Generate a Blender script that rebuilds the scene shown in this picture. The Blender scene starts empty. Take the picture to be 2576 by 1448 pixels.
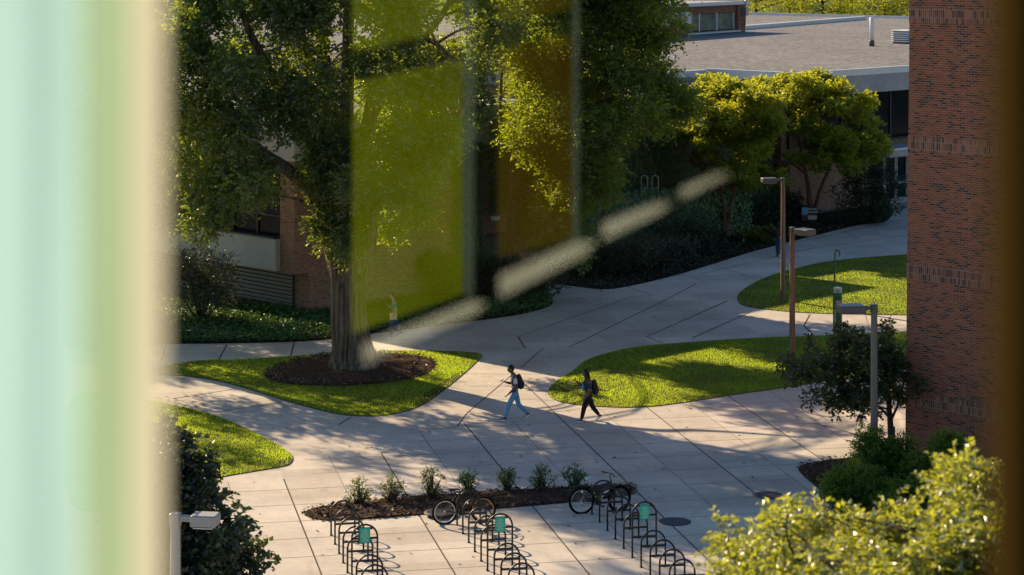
import bpy, bmesh, math, random
import numpy as np
from mathutils import Vector, Matrix

random.seed(7)
RNG = np.random.default_rng(7)
SC = bpy.context.scene
COL = SC.collection
R = math.radians
# ------------------------------------------------------------------ picture geometry
H, F, CX, Y0 = 14.7, 5400.0, 1288.0, -120.0      # eye height, focal length and horizon in a 2576 px wide frame


def G(px, py, z=0.0):
    d = (H - z) * F / (py - Y0)
    return Vector(((px - CX) * d / F, d, z))


def P(px, py, d):
    return Vector(((px - CX) * d / F, d, H - (py - Y0) * d / F))


SUN_AZ = Vector((-0.66, 0.75, 0)).normalized()
SUN_EL = R(26.5)
SUN = Vector((SUN_AZ.x * math.cos(SUN_EL), SUN_AZ.y * math.cos(SUN_EL), math.sin(SUN_EL)))

# ------------------------------------------------------------------ mesh helpers


class MB:
    def __init__(self):
        self.v, self.f, self.m, self.s = [], [], [], []

    def face(self, idx, mat=0, smooth=False):
        self.f.append(list(idx)); self.m.append(mat); self.s.append(smooth)

    def quad(self, pts, mat=0):
        n = len(self.v)
        self.v += [tuple(p) for p in pts]
        self.face(range(n, n + len(pts)), mat)

    def box(self, lo, hi, mat=0, M=None):
        n = len(self.v)
        for z in (lo[2], hi[2]):
            for x, y in ((lo[0], lo[1]), (hi[0], lo[1]), (hi[0], hi[1]), (lo[0], hi[1])):
                p = Vector((x, y, z))
                self.v.append(tuple(M @ p if M else p))
        for q in ((3, 2, 1, 0), (4, 5, 6, 7), (0, 1, 5, 4), (1, 2, 6, 5), (2, 3, 7, 6), (3, 0, 4, 7)):
            self.face([n + i for i in q], mat)

    def bbox(self, lo, hi, b, mat=0, M=None):
        """box with chamfered vertical and top edges"""
        x0, y0, z0 = lo; x1, y1, z1 = hi
        def ring(i, z):
            return [(x0 + i + b, y0 + i, z), (x1 - i - b, y0 + i, z), (x1 - i, y0 + i + b, z), (x1 - i, y1 - i - b, z),
                    (x1 - i - b, y1 - i, z), (x0 + i + b, y1 - i, z), (x0 + i, y1 - i - b, z), (x0 + i, y0 + i + b, z)]
        rings = [ring(b, z0), ring(0, z0 + b), ring(0, z1 - b), ring(b, z1)]
        n = len(self.v)
        for r in rings:
            for p in r:
                p = Vector(p); self.v.append(tuple(M @ p if M else p))
        for k in range(3):
            for i in range(8):
                j = (i + 1) % 8
                self.face([n + 8 * k + i, n + 8 * k + j, n + 8 * k + 8 + j, n + 8 * k + 8 + i], mat)
        self.face([n + i for i in range(7, -1, -1)], mat)
        self.face([n + 24 + i for i in range(8)], mat)

    def tube(self, pts, rad, sides=8, mat=0, cap=True, smooth=True, closed=False, flat=None):
        pts = [Vector(p) for p in pts]
        if not hasattr(rad, '__len__'):
            rad = [rad] * len(pts)
        n0 = len(self.v); k = len(pts)
        prev = None
        for i, p in enumerate(pts):
            if closed:
                t = pts[(i + 1) % k] - pts[i - 1]
            else:
                t = pts[min(i + 1, k - 1)] - pts[max(i - 1, 0)]
            if t.length < 1e-9: t = Vector((0, 0, 1))
            t.normalize()
            if prev is None:
                a = Vector((0, 0, 1)) if abs(t.z) < .9 else Vector((1, 0, 0))
                prev = t.cross(a).normalized()
            nrm = prev - t * prev.dot(t)
            if nrm.length < 1e-6:
                nrm = t.orthogonal()
            nrm.normalize(); prev = nrm
            b = t.cross(nrm)
            for j in range(sides):
                a = 2 * math.pi * j / sides
                self.v.append(tuple(p + (nrm * math.cos(a) + b * math.sin(a)) * rad[i]))
        rng = k if closed else k - 1
        for i in range(rng):
            for j in range(sides):
                j2 = (j + 1) % sides; i2 = (i + 1) % k
                self.face([n0 + i * sides + j, n0 + i * sides + j2, n0 + i2 * sides + j2, n0 + i2 * sides + j], mat, smooth)
        if cap and not closed:
            self.face([n0 + j for j in range(sides - 1, -1, -1)], mat)
            self.face([n0 + (k - 1) * sides + j for j in range(sides)], mat)

    def lathe(self, prof, c=(0, 0, 0), sides=16, mat=0, smooth=True):
        n0 = len(self.v); c = Vector(c)
        for r, z in prof:
            for j in range(sides):
                a = 2 * math.pi * j / sides
                self.v.append((c.x + r * math.cos(a), c.y + r * math.sin(a), c.z + z))
        for i in range(len(prof) - 1):
            for j in range(sides):
                j2 = (j + 1) % sides
                self.face([n0 + i * sides + j, n0 + i * sides + j2, n0 + (i + 1) * sides + j2, n0 + (i + 1) * sides + j], mat, smooth)
        self.face([n0 + j for j in range(sides - 1, -1, -1)], mat)
        self.face([n0 + (len(prof) - 1) * sides + j for j in range(sides)], mat)

    def ball(self, c, r, mat=0, seg=12, ring=8, M=None):
        n0 = len(self.v); c = Vector(c)
        if not hasattr(r, '__len__'): r = (r, r, r)
        for i in range(ring + 1):
            th = math.pi * i / ring
            for j in range(seg):
                a = 2 * math.pi * j / seg
                p = Vector((r[0] * math.sin(th) * math.cos(a), r[1] * math.sin(th) * math.sin(a), r[2] * math.cos(th)))
                if M: p = M @ p
                self.v.append(tuple(c + p))
        for i in range(ring):
            for j in range(seg):
                j2 = (j + 1) % seg
                self.face([n0 + i * seg + j, n0 + (i + 1) * seg + j, n0 + (i + 1) * seg + j2, n0 + i * seg + j2], mat, True)

    def prism(self, poly, z0, z1, mat=0, side=None):
        n = len(self.v); k = len(poly)
        self.v += [(p[0], p[1], z0) for p in poly] + [(p[0], p[1], z1) for p in poly]
        self.face([n + k + i for i in range(k)], mat)
        for i in range(k):
            j = (i + 1) % k
            self.face([n + i, n + j, n + k + j, n + k + i], mat if side is None else side)

    def build(self, name, mats, parent=None):
        me = bpy.data.meshes.new(name)
        me.from_pydata(self.v, [], self.f)
        if not isinstance(mats, (list, tuple)): mats = [mats]
        for m in mats: me.materials.append(m)
        me.polygons.foreach_set('material_index', self.m)
        me.polygons.foreach_set('use_smooth', self.s)
        me.update()
        return link(name, me, parent)


def link(name, me, parent=None):
    o = bpy.data.objects.new(name, me)
    COL.objects.link(o)
    if parent: o.parent = parent
    return o


def np_mesh(name, verts, nper, mats, parent=None, tone=None, midx=None):
    """many small polygons of nper vertices each, as one mesh"""
    V = np.asarray(verts, dtype=np.float32).reshape(-1, 3)
    n = len(V) // nper
    me = bpy.data.meshes.new(name)
    me.vertices.add(len(V)); me.vertices.foreach_set('co', V.ravel())
    me.loops.add(n * nper); me.loops.foreach_set('vertex_index', np.arange(n * nper, dtype=np.int32))
    me.polygons.add(n); me.polygons.foreach_set('loop_start', np.arange(0, n * nper, nper, dtype=np.int32))
    if not isinstance(mats, (list, tuple)): mats = [mats]
    for m in mats: me.materials.append(m)
    if midx is not None: me.polygons.foreach_set('material_index', np.asarray(midx, dtype=np.int32))
    a = me.attributes.new('tone', 'FLOAT', 'FACE')
    a.data.foreach_set('value', np.asarray(tone if tone is not None else RNG.random(n), dtype=np.float32))
    me.update(calc_edges=True)
    return link(name, me, parent)


def tag(o, label=None, cat=None, group=None, kind=None):
    if label: o['label'] = label
    if cat: o['category'] = cat
    if group: o['group'] = group
    if kind: o['kind'] = kind
    return o


def thing(name, label, cat, loc=(0, 0, 0), rz=0.0, group=None):
    o = bpy.data.objects.new(name, None)
    o.empty_display_size = .2
    COL.objects.link(o)
    o.location = loc; o.rotation_euler = (0, 0, rz)
    return tag(o, label, cat, group)


def dup(root, loc, rz, label):
    r = root.copy(); COL.objects.link(r)
    r.location = loc; r.rotation_euler = (0, 0, rz); r['label'] = label
    for ch in list(root.children):
        c = ch.copy(); COL.objects.link(c); c.parent = r
        for g in list(ch.children):
            d = g.copy(); COL.objects.link(d); d.parent = c
    return r


def spline(pts, n=8, closed=True):
    out = []; k = len(pts)
    rng = range(k) if closed else range(k - 1)
    for i in rng:
        if closed: p0, p1, p2, p3 = pts[i - 1], pts[i], pts[(i + 1) % k], pts[(i + 2) % k]
        else: p0, p1, p2, p3 = pts[max(i - 1, 0)], pts[i], pts[i + 1], pts[min(i + 2, k - 1)]
        for j in range(n):
            t = j / n
            out.append(tuple(.5 * ((2 * p1[a]) + (-p0[a] + p2[a]) * t + (2 * p0[a] - 5 * p1[a] + 4 * p2[a] - p3[a]) * t * t
                                   + (-p0[a] + 3 * p1[a] - 3 * p2[a] + p3[a]) * t ** 3) for a in range(len(p1))))
    if not closed: out.append(tuple(pts[-1]))
    return out


def gpoly(px, n=6):
    return spline([tuple(G(x, y))[:2] for x, y in px], n)


def inside(poly, x, y):
    poly = np.asarray(poly); res = np.zeros(len(x), bool)
    j = len(poly) - 1
    for i in range(len(poly)):
        xi, yi = poly[i]; xj, yj = poly[j]
        c = ((yi > y) != (yj > y)) & (x < (xj - xi) * (y - yi) / (yj - yi + 1e-12) + xi)
        res ^= c; j = i
    return res


def scatter(poly, dens, rng=RNG):
    p = np.asarray(poly); lo, hi = p.min(0), p.max(0)
    n = int((hi - lo).prod() * dens)
    x = rng.uniform(lo[0], hi[0], n); y = rng.uniform(lo[1], hi[1], n)
    k = inside(poly, x, y)
    return x[k], y[k]


# ------------------------------------------------------------------ materials
def mat(name):
    m = bpy.data.materials.new(name); m.use_nodes = True
    nt = m.node_tree; nt.nodes.clear()
    out = nt.nodes.new('ShaderNodeOutputMaterial')
    return m, nt, out


def nd(nt, t, **kw):
    n = nt.nodes.new(t)
    for k, v in kw.items():
        if k.startswith('i_'): n.inputs[k[2:].replace('_', ' ')].default_value = v
        else: setattr(n, k, v)
    return n


def ramp(nt, fac, stops):
    r = nt.nodes.new('ShaderNodeValToRGB')
    e = r.color_ramp.elements
    while len(e) < len(stops): e.new(.5)
    for i, (p, c) in enumerate(stops):
        e[i].position = p; e[i].color = (*c, 1)
    nt.links.new(fac, r.inputs[0])
    return r.outputs[0]


def noise(nt, scale, detail=4, vec=None, rough=.6):
    n = nd(nt, 'ShaderNodeTexNoise'); n.inputs['Scale'].default_value = scale
    n.inputs['Detail'].default_value = detail; n.inputs['Roughness'].default_value = rough
    if vec is not None: nt.links.new(vec, n.inputs['Vector'])
    return n


def mixc(nt, fac, a, b, mode='MIX'):
    m = nd(nt, 'ShaderNodeMix', data_type='RGBA', blend_type=mode)
    for sock, v in ((m.inputs[0], fac), (m.inputs[6], a), (m.inputs[7], b)):
        if hasattr(v, 'is_output'): nt.links.new(v, sock)
        else: sock.default_value = v if not isinstance(v, tuple) else (*v, 1)
    return m.outputs[2]


def objvec(nt, scale=(1, 1, 1), rot=(0, 0, 0)):
    tc = nd(nt, 'ShaderNodeTexCoord')
    mp = nd(nt, 'ShaderNodeMapping'); mp.inputs['Scale'].default_value = scale; mp.inputs['Rotation'].default_value = rot
    nt.links.new(tc.outputs['Object'], mp.inputs[0])
    return mp.outputs[0]


def plain(name, col, rough=.6, metal=0.0, var=.12, scale=12, bump=0.0, spec=.5, stretch=(1, 1, 1)):
    """painted or woven surface: base colour broken up by noise, optional bump"""
    m, nt, out = mat(name)
    b = nd(nt, 'ShaderNodeBsdfPrincipled')
    b.inputs['Roughness'].default_value = rough; b.inputs['Metallic'].default_value = metal
    b.inputs['Specular IOR Level'].default_value = spec
    v = objvec(nt, stretch)
    n = noise(nt, scale, 5, v)
    c = ramp(nt, n.outputs[0], [(.25, tuple(x * (1 - var) for x in col)), (.75, tuple(min(1, x * (1 + var)) for x in col))])
    nt.links.new(c, b.inputs['Base Color'])
    if bump:
        bp = nd(nt, 'ShaderNodeBump'); bp.inputs['Strength'].default_value = bump; bp.inputs['Distance'].default_value = .02
        nt.links.new(n.outputs[0], bp.inputs['Height']); nt.links.new(bp.outputs[0], b.inputs['Normal'])
    nt.links.new(b.outputs[0], out.inputs[0])
    return m


def leafmat(name, dark, light, trans, tfac=.45, gloss=.06, rough=.4):
    m, nt, out = mat(name)
    at = nd(nt, 'ShaderNodeAttribute', attribute_name='tone')
    c = ramp(nt, at.outputs['Fac'], [(0, dark), (.6, tuple((a + b) / 2 for a, b in zip(dark, light))), (1, light)])
    t = ramp(nt, at.outputs['Fac'], [(0, tuple(x * .65 for x in trans)), (1, trans)])
    df = nd(nt, 'ShaderNodeBsdfDiffuse'); nt.links.new(c, df.inputs[0])
    tr = nd(nt, 'ShaderNodeBsdfTranslucent'); nt.links.new(t, tr.inputs[0])
    gl = nd(nt, 'ShaderNodeBsdfGlossy'); gl.inputs['Roughness'].default_value = rough; gl.inputs[0].default_value = (1, 1, 1, 1)
    a = nd(nt, 'ShaderNodeMixShader'); a.inputs[0].default_value = tfac
    nt.links.new(df.outputs[0], a.inputs[1]); nt.links.new(tr.outputs[0], a.inputs[2])
    b = nd(nt, 'ShaderNodeMixShader'); b.inputs[0].default_value = gloss
    nt.links.new(a.outputs[0], b.inputs[1]); nt.links.new(gl.outputs[0], b.inputs[2])
    nt.links.new(b.outputs[0], out.inputs[0])
    return m


def concrete_mat(name, base, slab=True):
    m, nt, out = mat(name)
    b = nd(nt, 'ShaderNodeBsdfPrincipled'); b.inputs['Roughness'].default_value = .85; b.inputs['Specular IOR Level'].default_value = .25
    v = objvec(nt, (1, 1, 1), (0, 0, R(-11.5)))
    n1 = noise(nt, .35, 6, v); n2 = noise(nt, 3.2, 6, v, .7); n3 = noise(nt, 40, 3, v)
    lo = tuple(x * .80 for x in base); hi = tuple(min(1, x * 1.12) for x in base)
    c = ramp(nt, n1.outputs[0], [(.3, lo), (.7, hi)])
    c = mixc(nt, .55, c, ramp(nt, n2.outputs[0], [(.33, (.84, .83, .81)), (.60, (1, 1, 1))]), 'MULTIPLY')
    c = mixc(nt, .5, c, ramp(nt, n3.outputs[0], [(.3, (.90, .90, .90)), (.7, (1, 1, 1))]), 'MULTIPLY')
    if slab:
        sn = nd(nt, 'ShaderNodeVectorMath', operation='SNAP'); sn.inputs[1].default_value = (1.55, 1.65, 50)
        off = nd(nt, 'ShaderNodeVectorMath', operation='ADD'); off.inputs[1].default_value = (.5, .05, 0)
        nt.links.new(v, off.inputs[0]); nt.links.new(off.outputs[0], sn.inputs[0])
        wn = nd(nt, 'ShaderNodeTexWhiteNoise'); nt.links.new(sn.outputs[0], wn.inputs['Vector'])
        c = mixc(nt, .9, c, ramp(nt, wn.outputs['Value'], [(0, (.80, .79, .78)), (.5, (.93, .93, .92)), (1, (1, 1, 1))]), 'MULTIPLY')
        # rusty and dark stains
        n4 = noise(nt, .9, 8, v, .75)
        st = ramp(nt, n4.outputs[0], [(.56, (0, 0, 0)), (.74, (1, 1, 1))])
        c = mixc(nt, st, c, tuple(x * y for x, y in zip(base, (.80, .66, .52))))
        n5 = noise(nt, 1.6, 9, objvec(nt, (1, .35, 1), (0, 0, R(-11.5))), .8)
        c = mixc(nt, .8, c, ramp(nt, n5.outputs[0], [(.30, (.66, .65, .64)), (.46, (1, 1, 1))]), 'MULTIPLY')
        n6 = noise(nt, 14, 2, v)
        c = mixc(nt, .6, c, ramp(nt, n6.outputs[0], [(.24, (.45, .44, .43)), (.29, (1, 1, 1))]), 'MULTIPLY')
    nt.links.new(c, b.inputs['Base Color'])
    bp = nd(nt, 'ShaderNodeBump'); bp.inputs['Strength'].default_value = .25; bp.inputs['Distance'].default_value = .01
    nt.links.new(n3.outputs[0], bp.inputs['Height']); nt.links.new(bp.outputs[0], b.inputs['Normal'])
    nt.links.new(b.outputs[0], out.inputs[0])
    return m


def brick_mat(name, c1, c2, dark, mortar, darkfrac=.22, soldier=False, bw=.205, rh=.0667, ms=.009, wear=.35):
    m, nt, out = mat(name)
    b = nd(nt, 'ShaderNodeBsdfPrincipled'); b.inputs['Roughness'].default_value = .88; b.inputs['Specular IOR Level'].default_value = .2
    tc = nd(nt, 'ShaderNodeTexCoord'); sp = nd(nt, 'ShaderNodeSeparateXYZ'); nt.links.new(tc.outputs['Object'], sp.inputs[0])
    ad = nd(nt, 'ShaderNodeMath', operation='ADD'); nt.links.new(sp.outputs[0], ad.inputs[0]); nt.links.new(sp.outputs[1], ad.inputs[1])
    cb = nd(nt, 'ShaderNodeCombineXYZ')
    nt.links.new(ad.outputs[0], cb.inputs[1 if soldier else 0]); nt.links.new(sp.outputs[2], cb.inputs[0 if soldier else 1])
    def brick(a, bb, mo, bias=0.0):
        t = nd(nt, 'ShaderNodeTexBrick'); nt.links.new(cb.outputs[0], t.inputs['Vector'])
        t.offset = 0.0 if soldier else .5
        t.inputs['Color1'].default_value = (*a, 1); t.inputs['Color2'].default_value = (*bb, 1); t.inputs['Mortar'].default_value = (*mo, 1)
        t.inputs['Scale'].default_value = 1; t.inputs['Brick Width'].default_value = bw; t.inputs['Row Height'].default_value = rh
        t.inputs['Mortar Size'].default_value = ms; t.inputs['Mortar Smooth'].default_value = .2; t.inputs['Bias'].default_value = bias
        return t
    t1 = brick((0, 0, 0), (1, 1, 1), (0, 0, 0))
    base = ramp(nt, t1.outputs[0], [(0, dark), (darkfrac - .03, dark), (darkfrac + .03, c1), (.75, c2), (1, tuple(min(1, x * 1.15) for x in c2))])
    c = mixc(nt, t1.outputs['Fac'], base, mortar)
    n = noise(nt, .7, 6, tc.outputs['Object']); n2 = noise(nt, 9, 5, tc.outputs['Object'])
    c = mixc(nt, wear, c, ramp(nt, n.outputs[0], [(.3, (.62, .62, .65)), (.68, (1.0, 1.0, 1.0))]), 'MULTIPLY')
    c = mixc(nt, .4, c, ramp(nt, n2.outputs[0], [(.3, (.7, .7, .7)), (.7, (1, 1, 1))]), 'MULTIPLY')
    nt.links.new(c, b.inputs['Base Color'])
    bp = nd(nt, 'ShaderNodeBump', invert=True); bp.inputs['Strength'].default_value = .6; bp.inputs['Distance'].default_value = .01
    nt.links.new(t1.outputs['Fac'], bp.inputs['Height']); nt.links.new(bp.outputs[0], b.inputs['Normal'])
    nt.links.new(b.outputs[0], out.inputs[0])
    return m


def gravel_mat(name, a, b_, scale=9):
    m, nt, out = mat(name)
    b = nd(nt, 'ShaderNodeBsdfPrincipled'); b.inputs['Roughness'].default_value = .95; b.inputs['Specular IOR Level'].default_value = .1
    v = objvec(nt)
    n = noise(nt, scale, 8, v, .8); n1 = noise(nt, .12, 5, v)
    c = ramp(nt, n.outputs[0], [(.32, a), (.66, b_)])
    c = mixc(nt, .6, c, ramp(nt, n1.outputs[0], [(.3, (.66, .66, .68)), (.7, (1, 1, 1))]), 'MULTIPLY')
    nt.links.new(c, b.inputs['Base Color'])
    bp = nd(nt, 'ShaderNodeBump'); bp.inputs['Strength'].default_value = .9; bp.inputs['Distance'].default_value = .06
    nt.links.new(n.outputs[0], bp.inputs['Height']); nt.links.new(bp.outputs[0], b.inputs['Normal'])
    nt.links.new(b.outputs[0], out.inputs[0])
    return m


def bark_mat(name, a, b_, sx=9, sz=.9, bump=.9):
    m, nt, out = mat(name)
    b = nd(nt, 'ShaderNodeBsdfPrincipled'); b.inputs['Roughness'].default_value = .92; b.inputs['Specular IOR Level'].default_value = .15
    v = objvec(nt, (sx, sx, sz))
    n = noise(nt, 1.0, 7, v, .65); n2 = noise(nt, 1.3, 4, objvec(nt))
    c = ramp(nt, n.outputs[0], [(.34, a), (.62, b_)])
    c = mixc(nt, .5, c, ramp(nt, n2.outputs[0], [(.3, (.7, .72, .66)), (.7, (1, 1, 1))]), 'MULTIPLY')
    nt.links.new(c, b.inputs['Base Color'])
    bp = nd(nt, 'ShaderNodeBump'); bp.inputs['Strength'].default_value = bump; bp.inputs['Distance'].default_value = .08
    nt.links.new(n.outputs[0], bp.inputs['Height']); nt.links.new(bp.outputs[0], b.inputs['Normal'])
    nt.links.new(b.outputs[0], out.inputs[0])
    return m


def glass_mat(name, col, rough=.06):
    m, nt, out = mat(name)
    b = nd(nt, 'ShaderNodeBsdfPrincipled'); b.inputs['Roughness'].default_value = rough; b.inputs['Specular IOR Level'].default_value = .06
    n = noise(nt, 1.2, 3, objvec(nt))
    nt.links.new(ramp(nt, n.outputs[0], [(.3, tuple(x * .6 for x in col)), (.7, tuple(x * 1.4 for x in col))]), b.inputs['Base Color'])
    nt.links.new(b.outputs[0], out.inputs[0])
    return m


def soil_mat(name, a, b_, scale=22):
    return gravel_mat(name, a, b_, scale)


M_pave = concrete_mat('pavement_concrete', (.63, .575, .50))
M_joint = plain('pavement_joint_filler', (.035, .03, .026), .95)
M_joint2 = plain('pavement_tooled_joint', (.27, .24, .20), .95)
M_lawn = gravel_mat('lawn_soil_and_thatch', (.04, .055, .014), (.13, .13, .035), 3)
M_grass = leafmat('grass_blades', (.022, .055, .012), (.11, .16, .030), (.76, 1.0, .045), .58, .02)
M_mulch = soil_mat('mulch_bark', (.026, .015, .010), (.15, .088, .055))
M_chip = leafmat('mulch_chips', (.03, .018, .011), (.26, .165, .11), (.02, .01, .01), .02, .02)
M_dirt = soil_mat('bed_soil', (.012, .009, .007), (.05, .035, .025))
M_ground = gravel_mat('far_ground_grass', (.05, .08, .02), (.10, .14, .03), 2)
M_leaf_elm = leafmat('elm_leaves', (.010, .040, .022), (.040, .11, .044), (.64, .78, .03), .33, .05)
M_leaf_b = leafmat('broad_tree_leaves', (.010, .042, .014), (.05, .12, .024), (.66, .80, .025), .36, .04)
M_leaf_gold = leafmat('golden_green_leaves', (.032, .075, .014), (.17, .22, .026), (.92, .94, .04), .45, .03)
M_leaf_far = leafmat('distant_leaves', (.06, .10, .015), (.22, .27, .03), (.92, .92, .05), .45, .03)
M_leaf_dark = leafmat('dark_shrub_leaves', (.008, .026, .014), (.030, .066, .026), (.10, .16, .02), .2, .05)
M_leaf_gloss = leafmat('glossy_shrub_leaves', (.010, .024, .010), (.035, .055, .018), (.20, .22, .03), .22, .10, .32)
M_leaf_ivy = leafmat('ivy_leaves', (.018, .09, .028), (.06, .20, .045), (.24, .42, .03), .25, .05)
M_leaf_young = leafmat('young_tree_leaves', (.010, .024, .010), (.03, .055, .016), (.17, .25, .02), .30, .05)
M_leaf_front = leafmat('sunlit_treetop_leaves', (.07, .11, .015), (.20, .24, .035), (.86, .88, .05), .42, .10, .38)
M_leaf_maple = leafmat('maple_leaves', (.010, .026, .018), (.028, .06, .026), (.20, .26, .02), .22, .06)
M_leaf_cyp = leafmat('cypress_sprays', (.03, .085, .012), (.10, .20, .022), (.42, .58, .03), .35, .03)
M_leaf_bed = leafmat('bed_shrub_leaves', (.025, .055, .012), (.09, .14, .025), (.28, .36, .03), .35, .05)
M_leaf_yellow = leafmat('hosta_leaves', (.06, .09, .012), (.19, .22, .03), (.3, .34, .03), .3, .05)
M_bark_elm = bark_mat('elm_bark', (.016, .012, .008), (.26, .205, .145), 8, .55, 1.0)
M_bark_dark = bark_mat('dark_bark', (.025, .02, .015), (.11, .09, .07))
M_bark_red = bark_mat('reddish_bark', (.05, .025, .018), (.20, .105, .07))
M_brickA = brick_mat('orange_brown_brick', (.30, .155, .095), (.40, .215, .13), (.22, .11, .07), (.36, .29, .22), .15)
M_brickT = brick_mat('tower_red_brick', (.25, .068, .034), (.37, .110, .052), (.095, .048, .040), (.33, .25, .19), .18, ms=.010, wear=.2)
M_brickTs = brick_mat('tower_soldier_brick', (.25, .085, .052), (.40, .155, .085), (.085, .052, .046), (.38, .28, .22), .25, soldier=True, bw=.225)
M_gravel = gravel_mat('roof_gravel', (.04, .043, .047), (.40, .395, .385), 2.6)
M_flash = plain('pale_metal_flashing', (.62, .64, .66), .45, .3, .08, 3)
M_fascia = plain('grey_stained_fascia', (.34, .33, .33), .8, 0, .2, .8)
M_panel = concrete_mat('pale_concrete_panel', (.52, .51, .47), False)
M_dglass = glass_mat('dark_window_glass', (.006, .010, .016), .12)
M_pglass = glass_mat('roof_house_glass', (.20, .20, .15), .08)
M_frame = plain('bronze_window_frame', (.045, .042, .04), .5, .4)
M_dframe = plain('grey_door_frame', (.36, .36, .35), .5, .2)
M_louvre = plain('louvre_metal', (.40, .37, .33), .55, .3, .1, 4)
M_louvre_d = plain('louvre_shadow_gap', (.02, .02, .02), .9)
M_greendoor = plain('dark_green_door_paint', (.03, .06, .045), .5)
M_white = plain('white_paint', (.78, .78, .78), .45, 0, .05, 6)
M_pipe = plain('grey_steel_tube', (.35, .37, .38), .35, .7)
M_wood = bark_mat('lamp_post_wood', (.15, .095, .065), (.30, .20, .145), 26, .7, .35)
M_postdark = plain('lamp_post_grey_brown', (.19, .155, .13), .75, 0, .2, 9, .2, stretch=(6, 6, .5))
M_lhead = plain('lamp_head_bronze', (.10, .095, .09), .45, .3)
M_lheadg = plain('lamp_head_pale_grey', (.34, .34, .33), .5, .1)
M_lens = plain('lamp_lens', (.62, .62, .58), .25)
M_black = plain('black_powder_coat', (.006, .006, .007), .45, 0, .15, 20)
M_rubber = plain('tyre_rubber', (.006, .006, .006), .9, spec=.15)
M_rimw = plain('cream_rim', (.62, .57, .48), .45)
M_rimo = plain('amber_rim', (.48, .23, .05), .45)
M_steel = plain('bright_steel', (.55, .56, .58), .25, .9)
M_bikeb = plain('black_bike_paint', (.010, .010, .012), .3, .2)
M_biker = plain('white_and_black_bike_paint', (.03, .03, .035), .28, .2)
M_bikeg = plain('lime_bike_paint', (.25, .55, .04), .35)
M_bikew = plain('white_bike_paint', (.72, .74, .76), .3)
M_saddleb = plain('pale_blue_saddle', (.35, .52, .60), .5)
M_saddlek = plain('black_saddle', (.012, .012, .014), .5)
M_teal = plain('teal_sign', (.0, .40, .27), .45, 0, .06, 8)
M_tealtxt = plain('sign_pale_lettering', (.30, .66, .52), .5)
M_manhole = plain('manhole_iron', (.085, .085, .10), .6, .5, .3, 14, .4)
M_phone = plain('emergency_green', (.008, .11, .045), .35, 0, .15, 5)
M_phonel = plain('lit_green_lens', (.02, .45, .12), .2)
M_clear = plain('clear_plastic', (.5, .55, .55), .15)
M_skin1 = plain('dark_brown_skin', (.11, .052, .032), .5, 0, .1, 30)
M_skin2 = plain('brown_skin', (.17, .080, .048), .5, 0, .1, 30)
M_skin3 = plain('tan_skin', (.42, .24, .15), .5, 0, .1, 30)
M_eye = plain('eye_white', (.7, .7, .7), .3)
M_lip = plain('lips', (.16, .06, .05), .5)
M_hair = plain('black_hair', (.008, .007, .007), .6, 0, .3, 60, .5)
M_denim = plain('light_blue_denim', (.16, .36, .54), .9, 0, .22, 18, .2)
M_denimd = plain('dark_blue_denim', (.035, .085, .16), .9, 0, .25, 18, .2)
M_blackcloth = plain('black_cloth', (.010, .010, .012), .9, 0, .3, 30, .3)
M_tee = plain('charcoal_tee', (.035, .05, .065), .9, 0, .2, 20, .2)
M_print = plain('blue_shirt_print', (.06, .38, .58), .8, 0, .5, 25)
M_tealshirt = plain('teal_polo', (.02, .19, .17), .9, 0, .15, 20, .2)
M_pack = plain('black_nylon', (.012, .012, .013), .6, 0, .3, 30, .4)
M_red = plain('red_fabric', (.30, .02, .035), .8)
M_navy = plain('navy_shoe', (.018, .025, .05), .6)
M_folder = plain('manila_folder', (.62, .50, .28), .7)
M_phoneb = plain('phone_black', (.015, .015, .017), .2)
M_carw = plain('white_car_paint', (.70, .71, .72), .25)
M_signk = plain('sign_black_board', (.008, .010, .012), .5)
M_signb = plain('sign_blue_picture', (.10, .27, .42), .5, 0, .7, 9)
M_signt = plain('sign_tan_plate', (.42, .36, .25), .6)
M_wtext = plain('white_letters', (.75, .76, .76), .5)


def shirt_mat():
    m, nt, out = mat('patterned_white_shirt')
    b = nd(nt, 'ShaderNodeBsdfPrincipled'); b.inputs['Roughness'].default_value = .9
    v = objvec(nt)
    n = noise(nt, 9, 3, v); n2 = noise(nt, 6, 3, objvec(nt, (1, 1, 1), (1, 2, .5)))
    c = ramp(nt, n.outputs[0], [(.40, (.03, .03, .045)), (.45, (.70, .68, .74))])
    c = mixc(nt, ramp(nt, n2.outputs[0], [(.50, (0, 0, 0)), (.58, (1, 1, 1))]), c, (.62, .40, .48))
    nt.links.new(c, b.inputs['Base Color']); nt.links.new(b.outputs[0], out.inputs[0])
    return m


M_shirt = shirt_mat()

# ------------------------------------------------------------------ camera, sky, sun
cam = bpy.data.cameras.new('camera'); co = bpy.data.objects.new('camera', cam); COL.objects.link(co)
co.location = (0, 0, H); co.rotation_euler = (R(90), 0, 0)
cam.sensor_width = 36; cam.lens = F / 2576 * 36
cam.shift_y = -(723.0 - Y0) / 2576
cam.clip_start = .05; cam.clip_end = 6000
cam.dof.use_dof = True; cam.dof.focus_distance = 66; cam.dof.aperture_fstop = 3.3
SC.camera = co
w = bpy.data.worlds.new('World'); SC.world = w; w.use_nodes = True
wn = w.node_tree; wn.nodes.clear()
sky = wn.nodes.new('ShaderNodeTexSky'); sky.sky_type = 'NISHITA'; sky.sun_disc = False
sky.sun_elevation = SUN_EL; sky.sun_rotation = math.atan2(SUN_AZ.x, SUN_AZ.y)
sky.altitude = 100; sky.air_density = 1.2; sky.dust_density = 1.0; sky.ozone_density = 2.0
bg = wn.nodes.new('ShaderNodeBackground'); bg.inputs[1].default_value = .062
wo = wn.nodes.new('ShaderNodeOutputWorld')
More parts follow.
